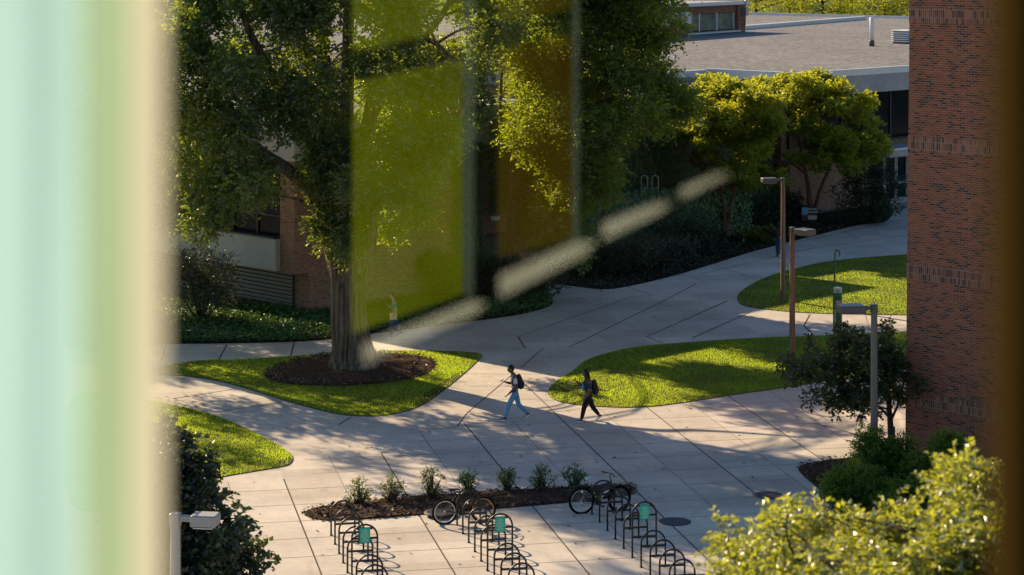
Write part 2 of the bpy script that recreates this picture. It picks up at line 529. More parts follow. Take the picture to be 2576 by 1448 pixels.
tint = wn.nodes.new('ShaderNodeMix'); tint.data_type = 'RGBA'; tint.blend_type = 'MULTIPLY'; tint.inputs[0].default_value = 1
tint.inputs[7].default_value = (.86, 1.0, 1.15, 1)
wn.links.new(sky.outputs[0], tint.inputs[6]); wn.links.new(tint.outputs[2], bg.inputs[0]); wn.links.new(bg.outputs[0], wo.inputs[0])
sl = bpy.data.lights.new('sun', 'SUN'); sl.energy = 5.0; sl.angle = R(.53); sl.color = (1, .76, .49)
so = bpy.data.objects.new('sun', sl); COL.objects.link(so)
so.rotation_euler = SUN.to_track_quat('Z', 'Y').to_euler(); so.location = SUN * 60 + Vector((0, 60, 0))
SC.view_settings.view_transform = 'Standard'; SC.view_settings.look = 'None'
SC.view_settings.exposure = 0; SC.view_settings.gamma = 1
SC.render.engine = 'CYCLES'
SC.cycles.film_exposure = 1.8
SC.cycles.max_bounces = 6; SC.cycles.diffuse_bounces = 2; SC.cycles.glossy_bounces = 2; SC.cycles.transmission_bounces = 3
SC.cycles.transparent_max_bounces = 8; SC.cycles.use_denoising = True
SC.cycles.sample_clamp_indirect = 6
SC.cycles.caustics_reflective = False; SC.cycles.caustics_refractive = False

# ------------------------------------------------------------------ ground, pavement, lawns, beds
b = MB(); b.quad([(-2500, -300, -.05), (2500, -300, -.05), (2500, 4000, -.05), (-2500, 4000, -.05)])
tag(b.build('ground', M_ground), kind='structure')
e1 = Vector((math.cos(R(11.5)), math.sin(R(11.5)), 0)); e2 = Vector((math.sin(R(11.5)), -math.cos(R(11.5)), 0))
b = MB()
b.quad([(-70, 12, 0), (75, 12, 0), (75, 150, 0), (-70, 150, 0)])


def strip(p, q, wd, m=1, z=.004):
    p = Vector((p[0], p[1], z)); q = Vector((q[0], q[1], z))
    t = q - p
    if t.length < 1e-3: return
    n = Vector((-t.y, t.x, 0)).normalized() * wd / 2
    b.quad([p - n, q - n, q + n, p + n], m)


def gstrip(pts, wd=.035, m=1):
    q = [G(*p) for p in pts]
    for i in range(len(q) - 1): strip(q[i], q[i + 1], wd, m)


def plaza_top(a):
    if a < 6: return -60.0
    if a < 10: return -62.5
    if a < 14.5: return -66.0
    return -71.5


k = -4
while k < 22:                                   # long expansion joints running away from the viewer
    a = 10.35 + 1.55 * k
    b0 = plaza_top(a)
    p = e1 * a + e2 * b0; q = e1 * a + e2 * -22
    strip(p, q, .038 if k % 2 else .026, 1 if k % 2 else 2, .004)
    k += 1
k = 0
while -50.5 + 1.66 * k > -71: k -= 1
for kk in range(k + 1, 17):                     # tooled cross joints
    bb = -50.5 + 1.66 * kk
    lo = -6.0 if bb > -60 else (6.5 if bb > -62.5 else (9.5 if bb > -66 else 14.8))
    strip(e1 * lo + e2 * bb, e1 * 42 + e2 * bb, .022, 2, .005)


def z400(x, y): return ((400 + x / 1.718) * .8587, (843 + y / 1.718) * .8587)
def z1200(x, y): return ((1200 + x / 1.718) * .8587, (843 + y / 1.718) * .8587)
def z2000(x, y): return ((2000 + x / 1.718) * .8587, (843 + y / 1.718) * .8587)


for pts in ([(350, 632), (730, 576)], [(190, 557), (490, 510)], [(-150, 505), (130, 560)], [(1015, 690), (1080, 650)], [(415, 360), (455, 285)], [(775, 345), (795, 270)],
            [(120, 372), (150, 290)]):
    gstrip([z400(*p) for p in pts], .05)
for pts, wd, m in (([(240, 697), (287, 632), (530, 425)], .04, 1), ([(560, 402), (675, 303)], .04, 1), ([(270, 433), (780, 435)], .035, 2), ([(300, 495), (720, 495)], .03, 2),
                   ([(200, 560), (700, 560)], .03, 2), ([(0, 730), (530, 655)], .03, 2), ([(530, 655), (900, 600)], .03, 2),
                   ([(545, 245), (580, 303)], .05, 1), ([(550, 245), (775, 165), (1130, 40)], .04, 1), ([(800, 300), (1310, 50), (1440, -20)], .05, 1),
                   ([(1195, 245), (1600, 65)], .045, 1), ([(1420, 250), (1718, 120)], .04, 2), ([(1195, 245), (1275, 278)], .045, 1),
                   ([(140, 245), (370, 300), (820, 298)], .03, 2), ([(780, 165), (1230, 235)], .03, 2), ([(560, 245), (1200, 240)], .03, 2),
                   ([(960, 100), (1500, 120)], .03, 2), ([(1200, 60), (1718, 210)], .03, 2), ([(960, 0), (968, 22)], .04, 1)):
    gstrip([z1200(*p) for p in pts], wd, m)
for pts, wd, m in (([(0, 165), (230, 65)], .045, 1), ([(45, 255), (345, 120)], .045, 1), ([(640, 135), (610, 190), (660, 240)], .06, 1), ([(920, 135), (940, 215)], .05, 2),
                   ([(360, 180), (1130, 190)], .03, 2), ([(655, 675), (715, 645)], .03, 2), ([(660, 680), (890, 742), (910, 770)], .04, 1)):
    gstrip([z2000(*p) for p in pts], wd, m)
for pts, wd in (([(1540, 728), (1770, 650), (2050, 600), (2280, 550)], .05), ([(1760, 690), (2040, 625), (2290, 590)], .05), ([(1900, 700), (1800, 668)], .04), ([(2040, 625), (1990, 615)], .04),
                ([(2160, 600), (2120, 580)], .04), ([(1640, 742), (1560, 715)], .04)):
    gstrip(pts, wd)
ring = [G(2110 + 95 * math.cos(t), 1024 + 25 * math.sin(t)) for t in np.linspace(R(20), R(230), 24)]   # circular inlay
for i in range(len(ring) - 1): strip(ring[i], ring[i + 1], .04, 1, .006)
tag(b.build('pavement', [M_pave, M_joint, M_joint2]), kind='structure')

LAWN = {
    'A': [(360, 938), (470, 911), (640, 903), (830, 890), (950, 883), (1080, 883), (1175, 886), (1212, 893), (1195, 915), (1150, 955), (1100, 995), (1060, 1020), (1010, 1038),
          (950, 1047), (870, 1045), (800, 1031), (700, 1003), (620, 978), (540, 957), (470, 947)],
    'B': [(180, 1000), (330, 1003), (430, 1018), (520, 1040), (600, 1070), (680, 1110), (726, 1138), (737, 1155), (726, 1170), (690, 1178), (600, 1193), (535, 1205), (400, 1235), (180, 1270)],
    'C': [(1380, 985), (1395, 963), (1440, 935), (1475, 907), (1540, 886), (1620, 871), (1760, 860), (1900, 851), (2060, 845), (2280, 835), (2420, 829), (2420, 905), (2280, 930), (2120, 952),
          (1990, 973), (1850, 993), (1700, 1016), (1600, 1025), (1500, 1023), (1420, 1014), (1388, 1001)],
    'D': [(1855, 748), (1870, 729), (1920, 701), (2000, 676), (2100, 656), (2280, 640), (2420, 630), (2420, 795), (2280, 793), (2100, 790), (1990, 785), (1900, 775), (1864, 765)],
}
lawn_polys = {}
for kx, pts in LAWN.items():
    poly = gpoly(pts); lawn_polys[kx] = poly
    b = MB(); b.prism(poly[::-1], -.02, .022); o = b.build('lawn', M_lawn); tag(o, kind='structure')
mulch_ring = gpoly([(665, 945), (700, 918), (790, 897), (900, 888), (1010, 891), (1080, 902), (1097, 920), (1070, 945), (990, 962), (900, 971), (800, 973), (710, 966)])
bare = [gpoly([(1405, 970), (1440, 958), (1475, 968), (1470, 985), (1420, 985)]), gpoly([(1060, 1000), (1150, 940), (1165, 948), (1090, 1005), (1040, 1030)]), gpoly([(690, 1172), (735, 1150), (738, 1163), (720, 1176)])]


def blades(poly, dens, h0, h1, wd, holes=(), thin=()):
    x, y = scatter(poly, dens)
    keep = np.ones(len(x), bool)
    for hpoly in holes: keep &= ~inside(hpoly, x, y)
    for hpoly in thin: keep &= ~(inside(hpoly, x, y) & (RNG.random(len(x)) < .72))
    x, y = x[keep], y[keep]; n = len(x)
    patch = .5 + .28 * np.sin(x * 1.7 + 1.3 * np.sin(y * .9)) + .22 * np.sin(y * 2.3 + 2 * np.sin(x * .7))
    hh = RNG.uniform(h0, h1, n) * (.75 + .5 * patch)
    a = RNG.uniform(0, 2 * np.pi, n); l = RNG.uniform(0, .6, n); la = RNG.uniform(0, 2 * np.pi, n)
    base = np.stack([x, y, np.full(n, .018)], 1)
    s = np.stack([np.cos(a), np.sin(a), np.zeros(n)], 1) * (wd * RNG.uniform(.6, 1.3, n))[:, None]
    tip = base + np.stack([np.cos(la) * l * hh, np.sin(la) * l * hh, hh], 1)
    return np.stack([base - s, base + s, tip], 1).reshape(-1, 3), np.clip(RNG.normal(.5, .22, n) + (patch - .5) * .5, 0, 1)


gv, gt = [], []
for kx, dens in (('A', 950), ('B', 950), ('C', 800), ('D', 420)):
    v, t = blades(lawn_polys[kx], dens, .022, .058, .009, [mulch_ring] if kx == 'A' else [], bare)
    gv.append(v); gt.append(t)
tag(np_mesh('grass', np.concatenate(gv), 3, M_grass, None, np.concatenate(gt)), kind='stuff')


def chips(poly, dens, s0, s1, zf):
    x, y = scatter(poly, dens); n = len(x)
    a = RNG.uniform(0, 2 * np.pi, n); L = RNG.uniform(s0, s1, n); W = L * RNG.uniform(.25, .5, n)
    t = np.stack([np.cos(a), np.sin(a), RNG.normal(0, .35, n)], 1) * (L / 2)[:, None]
    s = np.stack([-np.sin(a), np.cos(a), RNG.normal(0, .35, n)], 1) * (W / 2)[:, None]
    c = np.stack([x, y, zf(x, y) + RNG.uniform(.005, .03, n)], 1)
    return np.stack([c - t - s, c + t - s, c + t + s, c - t + s], 1).reshape(-1, 3)


def mulch(poly, hump, dens, name='mulch_bed'):
    c = np.asarray(poly).mean(0)
    b = MB(); k = len(poly)
    levels = [(1.0, .0), (.97, .03), (.8, .03 + hump * .5), (.45, .03 + hump * .9), (.1, .03 + hump)]
    for s, z in levels:
        for p in poly: b.v.append((c[0] + (p[0] - c[0]) * s, c[1] + (p[1] - c[1]) * s, z + (.012 * math.sin(p[0] * 9 + s * 20) if s < 1 else 0)))
    for i in range(len(levels) - 1):
        for j in range(k):
            j2 = (j + 1) % k
            b.face([i * k + j2, i * k + j, (i + 1) * k + j, (i + 1) * k + j2], 0, True)
    b.face([(len(levels) - 1) * k + j for j in range(k - 1, -1, -1)], 0)
    n0 = len(b.v)
    ch = chips([((p[0] - c[0]) * 1.012 + c[0], (p[1] - c[1]) * 1.012 + c[1]) for p in poly], dens, .05, .14, lambda x, y: .03 + hump * .4 * np.ones_like(x))
    me_v = ch
    b.v += [tuple(p) for p in me_v]
    for i in range(len(me_v) // 4): b.face([n0 + 4 * i, n0 + 4 * i + 1, n0 + 4 * i + 2, n0 + 4 * i + 3], 1)
    me = bpy.data.meshes.new(name); me.from_pydata(b.v, [], b.f)
    me.materials.append(M_mulch); me.materials.append(M_chip)
    me.polygons.foreach_set('material_index', b.m)
    a = me.attributes.new('tone', 'FLOAT', 'FACE'); a.data.foreach_set('value', RNG.random(len(b.f)).astype(np.float32))
    return tag(link(name, me), kind='structure')


mulch(mulch_ring, .12, 130)
bedP = gpoly([(765, 1292), (785, 1278), (840, 1270), (1000, 1252), (1200, 1238), (1400, 1228), (1540, 1220), (1585, 1220), (1600, 1232), (1580, 1247), (1450, 1262), (1300, 1276), (1100, 1292), (950, 1304), (850, 1310), (790, 1306)])
mulch(bedP, .05, 170)
bedG = gpoly([(2008, 1180), (2040, 1163), (2150, 1149), (2285, 1139), (2480, 1150), (2480, 1480), (2330, 1440), (2200, 1330), (2120, 1275), (2050, 1222)], 5)
mulch(bedG, .06, 60)
bedE = gpoly([(1345, 688), (1400, 712), (1460, 722), (1530, 727), (1610, 714), (1700, 692), (1800, 662), (1900, 631), (2060, 590), (2160, 566), (2230, 556), (2230, 520), (2050, 505), (1700, 560), (1450, 600), (1340, 640)], 5)
bedF = gpoly([(150, 862), (400, 865), (700, 861), (830, 853), (930, 840), (1100, 819), (1250, 800), (1330, 786), (1388, 766), (1380, 744), (1345, 700), (1200, 690), (1000, 730), (780, 790), (600, 735), (400, 690), (150, 650)], 5)
for p in (bedE, bedF):
    b = MB(); b.prism(p[::-1], -.02, .03); tag(b.build('planting_bed', M_dirt), kind='structure')

lx, ly = scatter(gpoly([(420, 960), (900, 1060), (1300, 1040), (1900, 1010), (2280, 1100), (2000, 1180), (1900, 1448), (600, 1448), (540, 1230), (740, 1170), (640, 1060)]), .35)
n = len(lx); a = RNG.uniform(0, 6.3, n); L_ = RNG.uniform(.04, .09, n)
t_ = np.stack([np.cos(a), np.sin(a), np.zeros(n)], 1) * L_[:, None]; s_ = np.stack([-np.sin(a), np.cos(a), np.zeros(n)], 1) * (L_ * .4)[:, None]
c_ = np.stack([lx, ly, np.full(n, .012)], 1)
tag(np_mesh('fallen_leaves', np.stack([c_ - t_, c_ + s_ + np.array([0, 0, .01]), c_ + t_, c_ - s_ + np.array([0, 0, .01])], 1).reshape(-1, 3), 4, M_chip), kind='stuff')

# ------------------------------------------------------------------ foliage
def nrm(a): return a / (np.linalg.norm(a, axis=1, keepdims=True) + 1e-9)


def leaf_verts(c, d, n_, size, width=.55, fold=.18):
    """folded leaf: base, right, tip and base, tip, left as two triangles"""
    s = nrm(np.cross(d, n_)); n2 = nrm(np.cross(s, d))
    L = size[:, None]
    base = c; tip = c + d * L - n2 * L * .12
    mid = c + d * L * .45 + n2 * L * fold * .5
    r = mid + s * L * width / 2; l = mid - s * L * width / 2
    return np.stack([base, r, tip, base, tip, l], 1).reshape(-1, 3)


def foliage(name, clumps, mat_, parent, n_spray, n_leaf, L_spray, size, droop=.35, width=.6, shell=.45, up=.6, rng=RNG, updir=0.0):
    C = np.array([c[:3] for c in clumps], float); Rr = np.array([c[3:6] for c in clumps], float)
    k = len(C)
    per = np.maximum(3, (n_spray * (Rr.prod(1) ** (1 / 3)) / (Rr.prod(1) ** (1 / 3)).mean()).astype(int))
    idx = np.repeat(np.arange(k), per); n = len(idx)
    u = nrm(rng.normal(size=(n, 3)))
    rad = rng.random(n) ** shell
    p = C[idx] + u * Rr[idx] * rad[:, None]
    d = nrm(u * .9 + rng.normal(size=(n, 3)) * .5 + np.array([0, 0, updir - droop]))
    tonec = np.clip(rng.normal(.45, .16, k), 0, 1)[idx] + (u[:, 2] * .12)
    j = np.arange(n_leaf)
    t = (j + .5) / n_leaf
    ln = rng.uniform(.6, 1.2, n) * L_spray
    pos = p[:, None, :] + d[:, None, :] * (t[None, :, None] * ln[:, None, None])
    pos[:, :, 2] -= (t ** 2)[None, :] * ln[:, None] * droop * .4
    side = nrm(np.cross(d, np.array([0, 0, 1.0]) + rng.normal(size=(n, 3)) * .25))
    sgn = np.where(j % 2 == 0, 1.0, -1.0)
    ld = d[:, None, :] * .55 + side[:, None, :] * sgn[None, :, None] * .75 + rng.normal(size=(n, n_leaf, 3)) * .3
    ld = nrm(ld.reshape(-1, 3))
    ln_ = nrm(np.array([0, 0, 1.0]) * up + rng.normal(size=(n * n_leaf, 3)) * .55)
    sz = rng.uniform(.65, 1.25, n * n_leaf) * size
    V = leaf_verts(pos.reshape(-1, 3), ld, ln_, sz, width)
    tone = np.clip(np.repeat(tonec, n_leaf) + rng.normal(0, .16, n * n_leaf), 0, 1)
    return np_mesh(name, V, 3, mat_, parent, np.repeat(tone, 2))


def px_clumps(poly, d, dd, n, r0, r1, flat=.8, rng=RNG):
    """clumps of leaves spread through a crown of depth 2*dd round distance d"""
    p = np.asarray(poly, float); lo, hi = p.min(0), p.max(0); out = []
    cx, cy = p.mean(0)
    while len(out) < n:
        x, y = rng.uniform(lo, hi)
        if not inside(poly, np.array([x]), np.array([y]))[0]: continue
        r = rng.uniform(r0, r1)
        q = P(x, y, d); dep = rng.uniform(-dd, dd)
        out.append((q.x, d + dep, q.z, r, r, r * flat))
    return out


def limb(b, pts, r0, r1, sides=8, n=5):
    pp = spline([tuple(p) for p in pts], n, False)
    k = len(pp)
    b.tube(pp, [r0 + (r1 - r0) * (i / (k - 1)) ** .8 for i in range(k)], sides)
    return pp


def twigs(b, nodes, clumps, r0, r1, rng=RNG, frac=1.0, sides=5):
    N = np.array([p[0] for p in nodes]); Rn = np.array([p[1] for p in nodes])
    for c in clumps:
        if rng.random() > frac: continue
        q = np.array(c[:3])
        dist = np.linalg.norm(N - q, axis=1) + np.maximum(0, N[:, 2] - q[2]) * .8
        i = int(dist.argmin()); s = Vector(N[i]); e = Vector(q)
        m = s.lerp(e, .5) + Vector((rng.normal(0, .15), rng.normal(0, .15), .12 * (e - s).length))
        rr = min(r0, Rn[i] * .7)
        pts = spline([tuple(s), tuple(m), tuple(e)], 4, False)
        b.tube(pts, [rr + (r1 - rr) * t / (len(pts) - 1) for t in range(len(pts))], sides, cap=False)


def nodes_of(pp, r0, r1):
    k = len(pp)
    return [(p, r0 + (r1 - r0) * i / max(1, k - 1)) for i, p in enumerate(pp)][1:]


# --- the big elm on the lawn island
base = G(893, 930)
t1 = thing('elm_tree', 'huge tree with a thick furrowed trunk in the mulch ring of the grass island', 'tree', base)
L = lambda px, py, dy=0.0: P(px, py, base.y + dy) - base
b = MB()
# fluted trunk with root flare
lev = [(897, 938, 1.16), (896, 925, 1.02), (892, 905, .84), (886, 875, .71), (880, 840, .655), (876, 800, .62), (874, 750, .61), (876, 700, .655), (872, 660, .69), (868, 625, .66), (864, 590, .50), (862, 560, .28)]
lev = spline(lev, 4, False); sides = 110; n0 = len(b.v)
for i, (x, y, r) in enumerate(lev):
    c = L(x, y); c.z = max(c.z, -.05) if i > 3 else -.05 + i * .01
    for j in range(sides):
        a = 2 * math.pi * j / sides
        fl = 1 + .05 * math.sin(5 * a + .4 + i * .02) + .028 * math.sin(11 * a + 1.0 + i * .04) + .022 * math.sin(23 * a + 2 * math.sin(i * .11)) + .018 * math.sin(37 * a + 3 * math.sin(i * .17 + a))
        fl += .17 * max(0, 1 - i / 13) ** 2 * (math.sin(4 * a + .8) + .5 * math.sin(7 * a))
        ry = .9 if i < 28 else .8
        b.v.append((c.x + r * fl * math.cos(a), c.y + r * ry * fl * math.sin(a), c.z))
for i in range(len(lev) - 1):
    for j in range(sides):
        j2 = (j + 1) % sides
        b.face([n0 + i * sides + j, n0 + i * sides + j2, n0 + (i + 1) * sides + j2, n0 + (i + 1) * sides + j], 0, True)
nodes = []
def T1limb(pts, r0, r1, sd=12):
    pp = limb(b, [L(*p) for p in pts], r0, r1, sd)
    nodes.extend(nodes_of([Vector(q) for q in pp], r0, r1))
T1limb([(872, 760), (858, 670), (834, 595), (814, 520), (815, 430), (822, 300, -.4), (812, 120, -.8), (800, -120, -1)], .52, .20, 18)
T1limb([(872, 640, .2), (862, 520, .3), (868, 400, .5), (873, 250, .8), (876, 80, 1), (885, -160, 1.2)], .42, .16)
T1limb([(900, 680, -.1), (921, 620, -.2), (927, 540, -.3), (915, 420, -.2), (935, 260, -.4), (985, 80, -.6), (1010, -150, -1)], .42, .15)
T1limb([(815, 540), (775, 470, -.4), (715, 420, -.9), (655, 378, -1.3), (580, 300, -1.8), (510, 180, -2.2)], .34, .10)
T1limb([(822, 420), (760, 320, -.6), (690, 200, -1.2), (620, 60, -1.8), (560, -120, -2)], .28, .08)
T1limb([(920, 560, -.3), (985, 470, -.9), (1050, 425, -1.2), (1110, 372, -1.6), (1180, 240, -2)], .24, .07)
T1limb([(915, 520), (970, 448, .5), (1040, 432, .8), (1095, 395, 1.2), (1160, 330, 1.8)], .18, .06)
T1limb([(930, 300), (1010, 160, .8), (1110, 40, 1.5), (1190, -120, 2)], .22, .07)
T1limb([(868, 380, .4), (820, 220, 2), (740, 80, 3.4), (640, -60, 4.5)], .22, .07)
T1limb([(815, 250), (700, 40, 2), (560, -20, 3), (470, 60, 3.6)], .18, .06)
T1limb([(985, 90, -.6), (1080, 100, -2.4), (1150, 160, -3.6)], .14, .05)
T1limb([(812, 120), (840, -120, -3), (860, -280, -4)], .18, .06)
PA = [(395, -270), (890, -270), (882, 90), (830, 210), (790, 330), (725, 370), (700, 450), (650, 500), (560, 560), (460, 550), (395, 470)]
PB = [(890, -270), (1290, -270), (1280, 60), (1235, 250), (1190, 380), (1120, 355), (1020, 400), (1045, 520), (1000, 610), (935, 625), (895, 590), (890, 470), (910, 300), (893, 100)]
PCc = [(800, 350), (885, 330), (890, 620), (862, 625), (850, 520), (790, 440)]
PTop = [(520, -560), (1050, -560), (1200, -270), (450, -270)]
r1 = np.random.default_rng(11)
cl = px_clumps(PA, base.y + 2.5, 4.4, 12, .65, 1.1, .7, r1) + px_clumps(PA, base.y - 3.0, 1.6, 56, .6, 1.0, .75, r1) + px_clumps(PB, base.y - 2.6, 1.4, 34, .55, .9, .75, r1) + px_clumps(PB, base.y + 3.5, 7.5, 26, .65, 1.1, .7, r1)
cl += px_clumps([(930, 130), (1230, 130), (1220, 250), (1130, 300), (930, 290)], base.y + 11.3, 1.6, 26, .7, 1.1, .7, r1)
cl += px_clumps(PCc, base.y - 1.3, .35, 12, .42, .65, 1.0, r1)
cl += px_clumps(PTop, base.y, 5, 3, .9, 1.2, .6, r1)
cl += px_clumps([(770, 540), (805, 535), (812, 570), (780, 580)], base.y - 1.0, .2, 2, .22, .3, .8, r1)
cll = [(c[0] - base.x, c[1] - base.y, c[2], *c[3:]) for c in cl]
twigs(b, nodes, cll, .06, .015, r1, .8)
b.build('trunk', M_bark_elm, t1)
foliage('crown', cll, M_leaf_elm, t1, 125, 9, .66, .17, .38, .62, .5, .5, r1)


def gen_tree(name, label, cat, bx, limbs, polys, leafm, barkm, n_spray, n_leaf, Ls, size, seed, group=None, droop=.3, tr=.3, frac=.8, width=.6, shell=.5, twr=.045, flare=1.35, up=.5):
    rg = np.random.default_rng(seed)
    t = thing(name, label, cat, bx, 0, group)
    b = MB(); nds = []
    for pts, r0, r1_ in limbs:
        pp = limb(b, [P(q[0], q[1], bx.y + (q[2] if len(q) > 2 else 0)) - bx for q in pts], r0, r1_, 10)
        nds.extend(nodes_of([Vector(q) for q in pp], r0, r1_))
    if flare:
        x0 = P(limbs[0][0][0][0], limbs[0][0][0][1], bx.y) - bx
        b.lathe([(tr * flare * 1.25, -.06), (tr * flare, .08), (tr * 1.08, .35), (tr * .9, .8)], (x0.x, x0.y, x0.z), 14)
    cs = []
    for (poly, d, dd, n, r0, r1_, fl) in polys: cs += px_clumps(poly, d, dd, n, r0, r1_, fl, rg)
    cs = [(c[0] - bx.x, c[1] - bx.y, max(c[2], .4), *c[3:]) for c in cs]
    twigs(b, nds, cs, twr, .012, rg, frac)
    b.build('trunk', barkm, t)
    foliage('crown', cs, leafm, t, n_spray, n_leaf, Ls, size, droop, width, shell, up, rg)
    return t


# --- tree behind, against the ivy wall
bx = G(1283, 755)
gen_tree('shade_tree', 'tall leafy tree with low sweeping branches in front of the ivy covered wall', 'tree', bx,
         [([(1283, 755), (1285, 600), (1290, 420), (1310, 200), (1330, -50), (1340, -220)], .26, .08), ([(1288, 480), (1340, 380, -1), (1420, 300, -2), (1500, 260, -2.4)], .13, .04),
          ([(1292, 420), (1260, 300, 1), (1265, 120, 2), (1270, -100, 2)], .12, .04), ([(1300, 300), (1400, 160, 1), (1530, 80, 1.5), (1640, 60, 2)], .14, .04),
          ([(1290, 500), (1350, 480, -2), (1420, 540, -2.5)], .08, .03), ([(1320, 100), (1430, -40, -1), (1560, -140, -2)], .12, .04), ([(1300, 260), (1400, 260, 3), (1520, 240, 4)], .1, .03)],
         [([(1245, -270), (1640, -260), (1700, -60), (1690, 90), (1640, 170), (1640, 300), (1560, 325), (1510, 400), (1495, 450), (1450, 560), (1425, 620), (1380, 590), (1310, 530), (1262, 450), (1250, 250)], bx.y, 4.2, 150, .7, 1.25, .75),
          ([(1640, 190), (1735, 205), (1690, 320), (1645, 320)], bx.y, 1.5, 7, .5, .75, .8), ([(1300, -480), (1600, -420), (1660, -260), (1250, -260)], bx.y, 4, 24, 1, 1.5, .7)],
         M_leaf_b, M_bark_dark, 150, 9, .68, .17, 21, tr=.27)
# --- tree standing off to the left, mostly behind the curtain
bx = G(250, 880)
gen_tree('shade_tree', 'dark leafy tree at the far left, half hidden behind the pale green curtain', 'tree', bx,
         [([(250, 880), (245, 700), (250, 500), (260, 250), (255, -50), (250, -300)], .36, .1), ([(250, 520), (150, 380, 1), (40, 280, 2)], .16, .05), ([(250, 480), (330, 340, -1), (400, 220, -2)], .16, .05),
          ([(258, 300), (180, 120, -2), (120, -100, -3)], .14, .05), ([(258, 260), (350, 60, 2), (420, -140, 3)], .14, .05)],
         [([(-130, -450), (60, -560), (340, -560), (455, -380), (450, 420), (330, 520), (150, 540), (-60, 480), (-150, 200)], bx.y, 5.5, 50, .8, 1.3, .7)],
         M_leaf_elm, M_bark_dark, 130, 9, .7, .17, 31, tr=.36)
bx = Vector(((-10 - CX) * 91 / F, 91, 0))  # unseen tree, added for its dappled shade on the left path
gen_tree('shade_tree', 'unseen tree by the left building, added for its shadows behind the pale green curtain', 'tree', bx,
         [([(-10, 752), (-8, 600), (-12, 420), (-10, 200), (-6, 60)], .26, .07), ([(-10, 480), (-100, 360, 1), (-160, 280, 1.5)], .11, .04), ([(-11, 420), (70, 300, -1), (130, 220, -1.5)], .11, .04)],
         [([(-240, 60), (-100, -60), (120, -60), (230, 80), (225, 420), (80, 520), (-120, 500), (-240, 380)], bx.y, 4, 46, .8, 1.25, .7)],
         M_leaf_b, M_bark_dark, 110, 9, .68, .17, 33, tr=.27)
# --- two low spreading trees by the entrance
bx = G(1828, 600)
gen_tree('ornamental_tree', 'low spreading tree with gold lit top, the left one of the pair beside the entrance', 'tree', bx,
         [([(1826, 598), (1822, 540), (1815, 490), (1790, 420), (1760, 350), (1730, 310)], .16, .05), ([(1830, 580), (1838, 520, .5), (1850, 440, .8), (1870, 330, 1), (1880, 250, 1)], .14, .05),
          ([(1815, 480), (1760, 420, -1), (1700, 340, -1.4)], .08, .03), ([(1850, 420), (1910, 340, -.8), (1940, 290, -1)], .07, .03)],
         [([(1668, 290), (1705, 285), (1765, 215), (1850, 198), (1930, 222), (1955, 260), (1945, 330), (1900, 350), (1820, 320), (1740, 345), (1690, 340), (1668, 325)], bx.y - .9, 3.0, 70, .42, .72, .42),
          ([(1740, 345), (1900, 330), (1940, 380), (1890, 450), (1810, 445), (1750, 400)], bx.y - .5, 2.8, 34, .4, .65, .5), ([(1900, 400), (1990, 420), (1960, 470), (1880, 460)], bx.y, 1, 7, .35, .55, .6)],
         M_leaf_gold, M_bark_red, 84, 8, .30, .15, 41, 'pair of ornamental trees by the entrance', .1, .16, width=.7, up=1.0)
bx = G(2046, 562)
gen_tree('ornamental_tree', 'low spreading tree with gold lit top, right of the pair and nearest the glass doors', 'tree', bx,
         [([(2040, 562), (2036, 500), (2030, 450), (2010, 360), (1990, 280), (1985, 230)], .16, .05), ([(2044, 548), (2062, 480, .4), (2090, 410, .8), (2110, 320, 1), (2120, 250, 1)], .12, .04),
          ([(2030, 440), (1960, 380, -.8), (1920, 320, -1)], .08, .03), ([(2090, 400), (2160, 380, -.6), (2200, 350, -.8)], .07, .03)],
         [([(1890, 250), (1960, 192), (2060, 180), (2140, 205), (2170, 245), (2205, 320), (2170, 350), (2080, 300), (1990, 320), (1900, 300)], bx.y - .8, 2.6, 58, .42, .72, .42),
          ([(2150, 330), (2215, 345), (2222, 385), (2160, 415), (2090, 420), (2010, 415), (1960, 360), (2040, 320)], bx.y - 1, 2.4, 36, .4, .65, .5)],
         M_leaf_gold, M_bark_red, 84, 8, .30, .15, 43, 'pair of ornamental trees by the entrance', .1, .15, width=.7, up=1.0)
# --- small tree by the brick tower
bx = G(2243, 1142)
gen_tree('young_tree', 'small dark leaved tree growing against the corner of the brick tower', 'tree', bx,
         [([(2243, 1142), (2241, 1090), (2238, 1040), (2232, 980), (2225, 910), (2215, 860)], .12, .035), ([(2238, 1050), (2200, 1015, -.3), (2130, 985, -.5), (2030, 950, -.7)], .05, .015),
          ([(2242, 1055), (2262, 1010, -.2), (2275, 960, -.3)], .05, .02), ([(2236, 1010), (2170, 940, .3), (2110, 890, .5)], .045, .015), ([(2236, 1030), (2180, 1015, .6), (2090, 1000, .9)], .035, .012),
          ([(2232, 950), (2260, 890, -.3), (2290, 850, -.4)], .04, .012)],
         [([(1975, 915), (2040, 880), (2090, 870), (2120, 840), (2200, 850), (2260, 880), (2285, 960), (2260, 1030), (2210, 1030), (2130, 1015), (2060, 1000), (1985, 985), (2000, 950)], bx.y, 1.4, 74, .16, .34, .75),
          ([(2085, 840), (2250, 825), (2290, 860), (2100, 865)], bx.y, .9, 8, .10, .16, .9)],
         M_leaf_young, M_bark_dark, 26, 6, .24, .115, 51, None, .25, .11, .9, .7, twr=.025)
